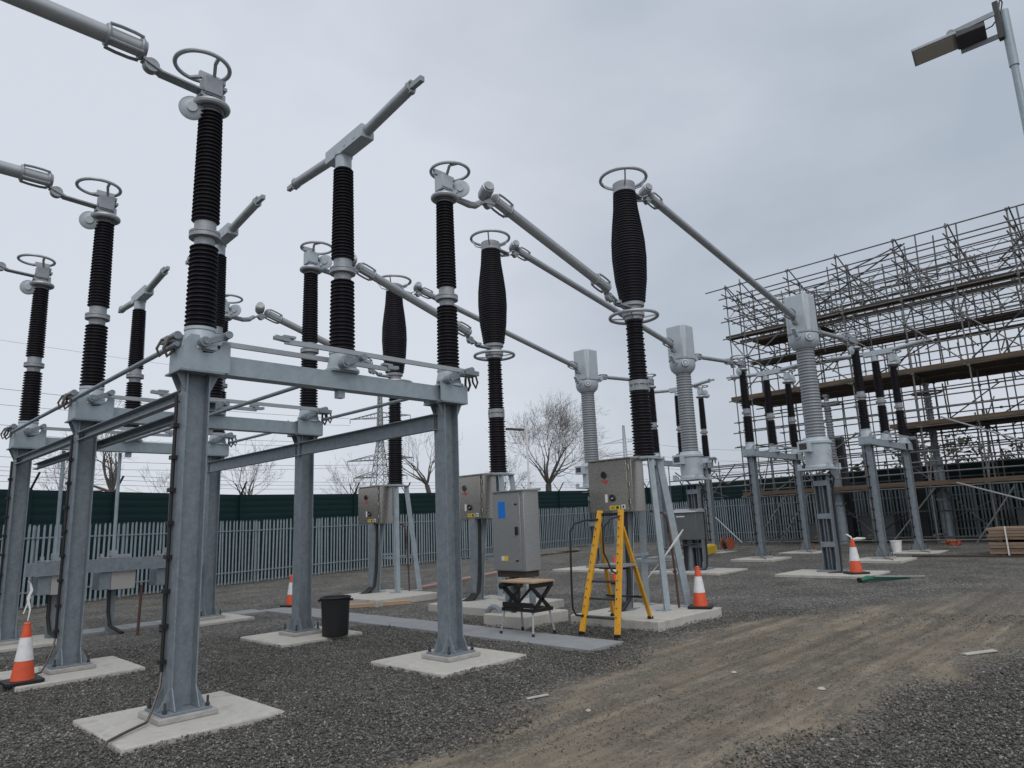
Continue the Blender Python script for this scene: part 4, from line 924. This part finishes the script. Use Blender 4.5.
# ------------------------------------------------------------------ scaffold
def scaffold():
    t = thing('scaffold', 'large tube scaffold with board decks filling the right side of the yard', 'scaffold', (0,0,0))
    rr = random.Random(5)
    R = .033
    ysd = [8.75, 7.9, 5.34, 2.95, .38, -1.76, -4.0, -6.3, -8.6, -10.9]
    xrow = [31.0, 32.4, 34.3, 36.4, 38.6, 41.0]
    coup = MB()
    for xi, x in enumerate(xrow):
        for y in ysd:
            if xi in (2,4) and y in (7.9,): continue
            top = {0:13.9,1:13.6,2:13.3,3:13.9,4:13.5,5:13.2}[xi] + rr.uniform(-.1,.25)
            g = G(x,y)
            if xi in (3,4,5): base = (9.5 if rr.random() < .3 else g)
            else: base = g
            dx, dy = rr.uniform(-.06,.06), rr.uniform(-.06,.06)
            obj('standard', MB().tube((x+dx,y+dy,base),(x,y,top),R,6), SCAFT, t)
    zl = {31.0:[.45,2.68,3.3,3.75,4.2,5.25,6.0,6.5,7.62,8.8,9.9,11.0,12.0,12.75,13.3,13.85], 32.4:[.5,1.6,2.68,3.6,4.4,5.25,6.2,6.9,7.62,8.7,9.9,11.0,12.2,12.9,13.5], 34.3:[1.2,2.7,3.9,4.6,5.2,6.4,7.6,10.1,11.1,12.3,13.2], 36.4:[3.2,4.2,5.2,6.3,7.6,9.9,11.0,12.4,13.3,13.8], 38.6:[5.2,9.9,11.2,12.5,13.4], 41.0:[9.9,11.2,12.6,13.2]}
    n = 0
    for x, zz in zl.items():
        for z in zz:
            y1 = 8.95 + rr.uniform(0,.35); 
            if z == 13.85: y1 = 9.9
            if 3 < z < 5: y1 += rr.uniform(2.2,5.2)
            obj('ledger', MB().tube((x-.06,y1,z+rr.uniform(-.04,.04)),(x-.06,-11.5,z+rr.uniform(-.06,.06)),R,6), SCAFT, t)
            for y in ysd: coup.box((x-.03,y,z),(.11,.10,.11))
    k = 0
    for z in (.6,2.62,5.2,7.56,9.8,10.95,12.1,12.8,13.4):
        for y in ysd:
            if k >= 98: break
            x1 = 33.0 if z < 9 else (39+rr.uniform(-1,2.2) if z > 11 else 36.6)
            obj('transom', MB().tube((30.75-rr.random()*.2,y+.07,z+.05+rr.uniform(-.03,.03)),(x1,y+.07,z+.05+(rr.uniform(-.3,.1) if z>12 else 0)),R,6), SCAFT, t); k += 1
    # sloping roof tubes and lattice
    for y in ysd:
        obj('roof_tube', MB().tube((30.9,y-.1,13.9),(36.5,y-.1,11.9),R,6), SCAFT, t)
        obj('roof_tube', MB().tube((34.3,y-.15,13.3),(41.2,y-.15,12.0),R,6), SCAFT, t)
    for i, (ya, yb) in enumerate(zip(ysd[1:-1], ysd[2:])):
        obj('brace', MB().tube((30.95,ya,9.9),(30.95,yb,7.7),R,6), SCAFT, t)
        if i % 2 == 0: obj('brace', MB().tube((32.45,ya,5.2),(32.45,yb,2.7),R,6), SCAFT, t); obj('brace', MB().tube((34.35,ya,7.6),(34.35,yb,10.1),R,6), SCAFT, t)
        else: obj('brace', MB().tube((32.45,ya,2.7),(32.45,yb,.3),R,6), SCAFT, t); obj('brace', MB().tube((36.4,ya,12.6),(36.4,yb,10.1),R,6), SCAFT, t)
        obj('brace', MB().tube((31,ya,2.7),(32.4,ya-.05,5.2),R,6), SCAFT, t); obj('brace', MB().tube((31,ya,9.9),(34.2,ya-.05,12.3),R,6), SCAFT, t)
    for (a, b) in (((30.95,8.7,10.9),(30.95,6.6,7.8)),((30.95,8.7,7.6),(30.95,6.2,9.9)),((30.9,8.6,.3),(30.9,6.6,2.7)),((30.9,7.3,.3),(30.9,5.6,2.6)),((30.9,.2,2.6),(30.9,2.2,.3)),((30.9,-2.6,2.5),(30.9,-1.0,.3)),((31,8.7,13.8),(36.4,8.7,10.9)),((31,8.7,11),(36.4,8.7,13.3))):
        obj('brace', MB().tube(a,b,R,6), SCAFT, t)
    # hangers, ties and puncheons filling the bays
    for i in range(99):
        x = rr.choice((31.6,32.4,33.4,34.3,35.4,36.4,37.5,38.6)); y = rr.uniform(-11,8.8); z = rr.choice((.4,2.7,5.3,7.7,7.7,9.9,9.9,11,11,12)); ln = rr.uniform(1.2,3.6)
        obj('hanger', MB().tube((x,y,z),(x+rr.uniform(-.05,.05),y+rr.uniform(-.08,.08),min(z+ln,14.1)),R,6), SCAFT, t)
    for i in range(99):
        x = rr.choice((31.0,32.4,34.3,36.4,38.6)); y = rr.uniform(-11,8.6); z = rr.choice((.5,2.9,5.4,7.9,8.6,10.1,11.1,11.7,12.3,12.6)); k_ = rr.random()
        b_ = (x+rr.uniform(1.4,3.5), y, z+rr.uniform(-.2,1.8)) if k_ < .55 else (x, y-rr.uniform(2,4.5), min(13.6, z+rr.choice((0,1.8,2.4))))
        obj('tie', MB().tube((x,y,z),b_,R,6), SCAFT if rr.random() < .7 else DARKST, t)
    obj('raker', MB().tube((30.2,-.6,5.5),(27.0,-6.5,2.6),.035,8), ALU, t); obj('raker', MB().tube((30.2,-.8,2.75),(27.0,-6.2,.9),.035,8), ALU, t)
    # low outrigger bay at the left end
    for x in (31.0,33.0):
        for y in (11.2,13.2): obj('outrigger', MB().tube((x,y,G(x,y)),(x,y,4.6+rr.uniform(-.2,.4)),R,6), SCAFT, t)
    for i in range(8):
        y = rr.uniform(9,13); obj('outrigger', MB().tube((30.6,y,rr.choice((2.7,3.4,4.2))),(34,y+rr.uniform(-.3,.3),rr.choice((2.8,3.5,4.3))),R,6), SCAFT, t)
    obj('outrigger', MB().tube((31,13.2,.3),(31,9.2,4.4),R,6), SCAFT, t); obj('outrigger', MB().tube((31.1,9.3,.4),(31.1,11.6,2.6),R,6), ALU, t)
    # diagonal fans under the roof
    for i in range(60):
        y = rr.uniform(-10.5,8.3); x = rr.choice((31.0,31.6,32.4,33.4,34.3,35.4)); z = rr.uniform(11.2,12.6)
        obj('roof_brace', MB().tube((x,y,z),(x+rr.uniform(.5,3.2),y+rr.uniform(-2.4,1.2),z+rr.uniform(.2,1.1)),R*.9,6), SCAFT, t)
    # lattice beams in the roof
    for x in (31.6,33.4,35.4,37.5,39.8):
        m = MB(); z0 = 12.35-.07*(x-31); 
        m.tube((x,9.0,z0),(x,-11.5,z0),.024,6).tube((x,9.0,z0+.55),(x,-11.5,z0+.55),.024,6)
        for i in range(34):
            y = 9.0-.6*i; m.tube((x,y,z0+(.55 if i%2 else 0)),(x,y-.6,z0+(0 if i%2 else .55)),.014,5)
        obj('lattice_beam', m, ALU if x in (33.4,37.5) else SCAFT, t)
    # decks: boards run along Y
    def deck(x0, x1, z, ya, yb, m, label=None):
        q = MB(); w = .225; nb = int((x1-x0)/(w+.006))
        for i in range(nb):
            y = ya
            while y > yb+.2:
                ln = min(rr.choice((3.9,3.0,2.4)), y-yb)
                q.rng(x0+i*(w+.006), x0+i*(w+.006)+w, y-ln, y-.012, z, z+.04); y -= ln
        o = obj('deck', q, m, t, label=label)
        obj('toe_board', MB().rng(x0-.05,x0-.01,yb,ya,z-.02,z+.17), m, o)
    deck(30.95,35.0,7.70,9.0,-11.4,DECKW); deck(30.95,34.5,5.32,1.6,-11.4,DECKW); deck(30.95,33.6,2.74,8.9,-11.4,DECKW)
    for x, z in ((31.0,11.06),(32.6,11.1),(33.6,10.0),(34.6,10.1),(36.6,10.0)):
        obj('timber_beam', MB().rng(x,x+.6 if x in (31.0,34.6) else x+.3,-11.4,9.0,z,z+.14), WOODD, t)
    deck(32.5,34.2,10.95,8.2,4.4,WOODD)
    stuff(obj('coupler', coup, SCAFT, t))
    obj('toe_board', MB().rng(33.0,33.05,-11.4,1.6,5.3,5.55), WOODD, t)
scaffold()
# dark kit stored under the scaffold
def cabrow(x, y, w, h, label, m=DARKBOX):
    t = thing('equipment_crate', label, 'crate', (x,y,G(x,y)))
    obj('crate_body', MB().rng(-.4,.4,-w/2,w/2,.12,h), m, t, bevel=.02); objs('skid', MB().rng(-.4,.4,-w/2,-w/2+.12,0,.12).rng(-.4,.4,w/2-.12,w/2,0,.12), WOODD, t)
    obj('lid', MB().rng(-.43,.43,-w/2-.03,w/2+.03,h,h+.05), m, t)
cabrow(33.6, 3.4, 1.5, 1.2, 'dark crate under the scaffold deck behind the far columns')
cabrow(33.4, 6.4, 1.2, .9, 'smaller dark crate under the left end of the scaffold')
cabrow(33.8, -3.2, 2.2, 1.3, 'long dark crate under the scaffold behind the board stack')
for i, (x, y) in enumerate(((33.9,4.9),(34.0,1.6))):
    t = thing('steel_stanchion', ['dark stanchion inside the scaffold, left of the nearest transformer','dark stanchion inside the scaffold, right of the nearest transformer'][i], 'steel column', (x,y,G(x,y)), 0, 'dark stanchions inside the scaffold')
    obj('shaft', MB().rng(-.2,.2,-.2,-.17,.03,5.2).rng(-.2,.2,.17,.2,.03,5.2).rng(-.02,.02,-.17,.17,.03,5.2), DARKST, t); obj('base_plate', MB().rng(-.35,.35,-.35,.35,0,.03), GALV, t)

# ------------------------------------------------------------------ bare trees
def bare_tree(x, y, h, seed, label, spread=.55, trunk=.2, depth=6, lean=(0,0), fork=.15, m=BARK, twig=.010, kids=(6,3,3,3,2,2,2)):
    rr = random.Random(seed); t = thing('bare_tree', label, 'tree', (x,y,G(x,y)), 0, 'bare winter trees beyond the fence')
    T = MB(); C = MB()
    lens = [h*fork] + [h*(1-fork)*q for q in (.40,.28,.21,.16,.115,.085,.06)]
    def grow(p, d, ln, r, lv):
        n = 4 if lv in (1,2,3) else 2; pts = [p]; rs = [r]; q = V(p); dd = V(d); end = (.86 if lv == 0 else .42)
        for i in range(n):
            dd = (dd + V((rr.gauss(0,.12), rr.gauss(0,.12), rr.gauss(.05,.07))) + V((lean[0],lean[1],0))*.06).normalized(); q = q + dd*ln/n; pts.append(q.copy()); rs.append(max(twig*.7, r*(1-(1-end)*(i+1)/n)))
        (T if lv == 0 else C).path(pts, rs, 8 if lv < 1 else (6 if lv < 3 else (4 if lv < 4 else 3)))
        if lv >= depth: return
        k = kids[lv]
        for i in range(k):
            f = 1.0 if (i == 0 or lv == 0) else rr.uniform(.3, 1.0)
            idx = max(1, min(int(round(f*n)), n)); base = pts[idx]
            a = rr.uniform(0, 2*PI) if lv else 2*PI*i/k + rr.uniform(-.3,.3); s = spread*(rr.uniform(.6,1.3) if (i or lv == 0) else .3)
            if lv == 0 and i == 0: s *= .25
            ax, bx = MB.frame(dd); nd = (dd*math.cos(s) + (ax*math.cos(a)+bx*math.sin(a))*math.sin(s)); nd = (nd + V((lean[0],lean[1],.18))*.22).normalized()
            grow(base, nd, lens[lv+1]*rr.uniform(.7,1.15), max(twig, rs[idx]*((.62 if i else .8) if lv else rr.uniform(.42,.6))), lv+1)
    grow(V((0,0,-.1)), V((lean[0]*.3,lean[1]*.3,1)), h*fork, trunk, 0)
    obj('trunk', T, m, t); obj('crown', C, m, t)
    return t
bare_tree(49.9, 38.8, 13.7, 11, 'large bare spreading tree beyond the fence, left of the furthest current transformer', .80, .34, 7, (.10,-.10), .39, BARKF, .0085, (7,3,3,3,3,3,2))
def on(u, dist):      # world point on the ground at a bearing measured in the photo
    f_ = 698.655; y_, p_, r_ = map(math.radians, (44.2318, 11.2481, -2.3168))
    a = math.atan2((u-512), f_/math.cos(p_)*1.04); return (-3.1352 + dist*math.cos(y_-a), -8.0883 + dist*math.sin(y_-a))
tl = [(32,52,7.6,3,'thin twiggy bare tree at the far left beyond the green fence'),(108,46,9.5,5,'bare tree with a stout trunk showing behind the middle left column'),(232,50,8.2,8,'bare tree whose branches spread right of the nearest column'),
      (352,62,8.0,13,'small bare tree beside the distant pylon'),(432,58,10.2,17,'bare tree half hidden by the column before the cabinets'),(488,66,8.2,19,'small bare tree seen between the column and the kiosk'),(596,90,10,23,'small hazy bare tree right of the large bare tree'),(152,60,7.5,29,'low bare tree between the two left columns')]
for u, d, h, sd, lb in tl:
    x, y = on(u, d); bare_tree(x, y, h*1.0, sd, lb, .72, .22 if h > 9 else .15, 6, (random.uniform(-.2,.2), random.uniform(-.2,.2)), .50, BARKF, .008, (5,3,3,2,2,2))

# ------------------------------------------------------------------ pylons and lines
def pylon(x, y, H, aw, rz, label, zs, thin=.0034):
    t = thing('pylon', label, 'pylon', (x,y,0), rz, 'distant pylons')
    m = MB(); w0, w1 = H*.085, H*.018
    wz = lambda z: w0 + (w1-w0)*min(1, z/(H*.62)) if z < H*.62 else w1 + (.2-w1)*(z-H*.62)/(H*.38)*.6
    lv = [0]; 
    while lv[-1] < H: lv.append(lv[-1] + max(H*.03, wz(lv[-1])*1.5))
    lv[-1] = H; r = H*thin
    for a, b in zip(lv[:-1], lv[1:]):
        A, B = wz(a), wz(b); c4 = [(-1,-1),(1,-1),(1,1),(-1,1)]
        for i in range(4):
            p, q = c4[i], c4[(i+1)%4]
            m.tube((p[0]*A,p[1]*A,a),(p[0]*B,p[1]*B,b),r,4,cap=False); m.tube((p[0]*A,p[1]*A,a),(q[0]*B,q[1]*B,b),r*.6,4,cap=False); m.tube((q[0]*A,q[1]*A,a),(p[0]*B,p[1]*B,b),r*.6,4,cap=False); m.tube((p[0]*B,p[1]*B,b),(q[0]*B,q[1]*B,b),r*.6,4,cap=False)
    obj('tower', m, PYL, t)
    for z, w in zs:
        a = MB(); b = wz(z)
        for s in (-1,1):
            tip = V((0, s*w, z+.1)); n = 7
            for x_ in (-b,b):
                a.tube((x_,s*b,z),tip,r*.8,4,cap=False); a.tube((x_,s*b,z+H*.035),tip,r*.8,4,cap=False)
            for i in range(1,n):
                f = i/n; f2 = (i+1)/n
                p = V((-b*(1-f), s*(b+(w-b)*f), z+.1*f)); q = V((b*(1-f2), s*(b+(w-b)*f2), z+H*.035*(1-f2))); a.tube(p,q,r*.5,4,cap=False)
                a.tube(V((b*(1-f), s*(b+(w-b)*f), z)), V((b*(1-f), s*(b+(w-b)*f), z+H*.035*(1-f))), r*.5, 4, cap=False)
            a.tube(tip, tip - V((0,0,H*.03)), r*.8, 5)
        obj('cross_arm', a, PYL, t)
    return t
pylon(140, 197.5, 51, 12, .55, 'lattice pylon beyond the fence behind the bin column insulators', [(40.5,11.5),(33.0,8.0),(25.5,12.5),(19.5,10)])
pylon(407, 282, 67, 14, .2, 'faint far pylon right of the large bare tree', [(55,16),(46,19),(38,16)], .0017)
def wire(p, q, sag, label, r=.045):
    p, q = V(p), V(q); m = MB().path([p.lerp(q, i/14) - V((0,0,sag*4*(i/14)*(1-i/14))) for i in range(15)], r, 4)
    o = obj('overhead_line', m, DARKST); tag(o, label, 'power line', 'overhead lines from the distant pylon')
cd, sd_ = math.cos(.55), math.sin(.55)
for k, (z, w) in enumerate(((38.5,11.5),(31,8),(23.5,12.5))):
    for s in (-1,1):
        p = (140 - sd_*w*s, 197.5 + cd*w*s, z)
        wire(p, (-120 - sd_*w*s, 175 + cd*w*s, z+6), 6, f'{["top","middle","lower"][k]} overhead line on the {"near" if s < 0 else "far"} side of the pylon, crossing the left sky')
wire((140,197.5,51), (-120,175,57), 5, 'thin earth wire from the pylon tip crossing the left sky', .03)
for k, z in enumerate((54,46,38)):
    wire((407,282-12,z), (560,160,z+3), 9, f'{["top","middle","lower"][k]} faint line from the far pylon to the right', .08)
# low dark hedge beyond the scaffold
t = thing('hedge', 'dark low hedge line beyond the fence behind the scaffold', 'hedge', (60, 4, .36))
rr = random.Random(2); m = MB()
for i in range(9000):
    y = rr.uniform(-26,30); x = rr.gauss(0,1.6); z = rr.uniform(0,1)**.8*(6.3+.9*math.sin(y*.6)+.6*math.sin(y*1.7)-max(0,y-2)*.16); s = rr.uniform(.14,.42)
    a, b, c = [V((rr.uniform(-s,s),rr.uniform(-s,s),rr.uniform(-s,s))) for _ in range(3)]; p = V((x,y,z)); m.add([p+a,p+b,p+c],[(0,1,2)])
obj('foliage', m, mat('hedge_leaf', (.05,.055,.035), .8, 0, .4, 1), t); obj('stems', MB().rng(-.3,.3,-26,30,0,.6), BARK, t)

# ------------------------------------------------------------------ sky, sun, camera
w = bpy.data.worlds.new('World'); scn.world = w; w.use_nodes = True; nt = w.node_tree; N = nt.nodes; Lk = nt.links
bg = N['Background']
SUN_EL, SUN_AZ = math.radians(50), math.radians(238)      # direction the light comes from (behind left of the camera)
sky = N.new('ShaderNodeTexSky'); sky.sky_type = 'NISHITA'; sky.sun_disc = False; sky.sun_elevation = SUN_EL; sky.sun_rotation = PI/2 - SUN_AZ; sky.air_density = 1.5; sky.dust_density = 4
tc = N.new('ShaderNodeTexCoord')
mp = N.new('ShaderNodeMapping'); mp.inputs['Scale'].default_value = (1,1,2.2); Lk.new(tc.outputs['Generated'], mp.inputs['Vector'])
n1 = N.new('ShaderNodeTexNoise'); n1.inputs['Scale'].default_value = 1.6; n1.inputs['Detail'].default_value = 5; n1.inputs['Roughness'].default_value = .5; Lk.new(mp.outputs[0], n1.inputs['Vector'])
dt = N.new('ShaderNodeVectorMath'); dt.operation = 'DOT_PRODUCT'; dt.inputs[1].default_value = (.86,-.40,.30); Lk.new(tc.outputs['Generated'], dt.inputs[0])
ad = N.new('ShaderNodeMath'); ad.operation = 'MULTIPLY_ADD'; ad.inputs[1].default_value = -.34; Lk.new(dt.outputs['Value'], ad.inputs[0])
sc_ = N.new('ShaderNodeMath'); sc_.operation = 'MULTIPLY_ADD'; sc_.inputs[1].default_value = 1.0; sc_.inputs[2].default_value = .19; Lk.new(n1.outputs['Fac'], sc_.inputs[0]); Lk.new(sc_.outputs[0], ad.inputs[2])
rp = N.new('ShaderNodeValToRGB'); e = rp.color_ramp.elements; e[0].position = .22; e[0].color = (.42,.475,.555,1); e[1].position = .68; e[1].color = (.685,.725,.80,1); Lk.new(ad.outputs[0], rp.inputs['Fac'])
bg.inputs['Strength'].default_value = .1; Lk.new(sky.outputs[0], bg.inputs['Color'])
bg2 = N.new('ShaderNodeBackground'); bg2.inputs['Strength'].default_value = 1.03; Lk.new(rp.outputs['Color'], bg2.inputs['Color'])
mx = N.new('ShaderNodeMixShader'); mx.inputs[0].default_value = .92; Lk.new(bg.outputs[0], mx.inputs[1]); Lk.new(bg2.outputs[0], mx.inputs[2]); Lk.new(mx.outputs[0], N['World Output'].inputs['Surface'])
sl = bpy.data.lights.new('sun', 'SUN'); sl.energy = 1.05; sl.angle = math.radians(40); sl.color = (1,.965,.92)
so = link(bpy.data.objects.new('sun', sl)); d = V((math.cos(SUN_AZ)*math.cos(SUN_EL), math.sin(SUN_AZ)*math.cos(SUN_EL), math.sin(SUN_EL))); so.rotation_euler = d.to_track_quat('Z','Y').to_euler(); so.location = (0,0,40)
cam = bpy.data.cameras.new('camera'); co = link(bpy.data.objects.new('camera', cam)); scn.camera = co
y_, p_, r_ = map(math.radians, (44.2318, 11.2481, -2.3168))
f = V((math.cos(y_)*math.cos(p_), math.sin(y_)*math.cos(p_), math.sin(p_))); r0 = V((math.sin(y_), -math.cos(y_), 0)); u0 = r0.cross(f)
rt = r0*math.cos(r_) + u0*math.sin(r_); up = u0*math.cos(r_) - r0*math.sin(r_)
M = Matrix((rt, up, -f)).transposed().to_4x4(); M.translation = V((-3.1352,-8.0883,1.85)); co.matrix_world = M
cam.sensor_width = 36; cam.lens = 698.655/1024*36; cam.clip_end = 6000; cam.clip_start = .05
scn.view_settings.view_transform = 'Standard'; scn.view_settings.look = 'None'; scn.view_settings.exposure = 0; scn.view_settings.gamma = 1
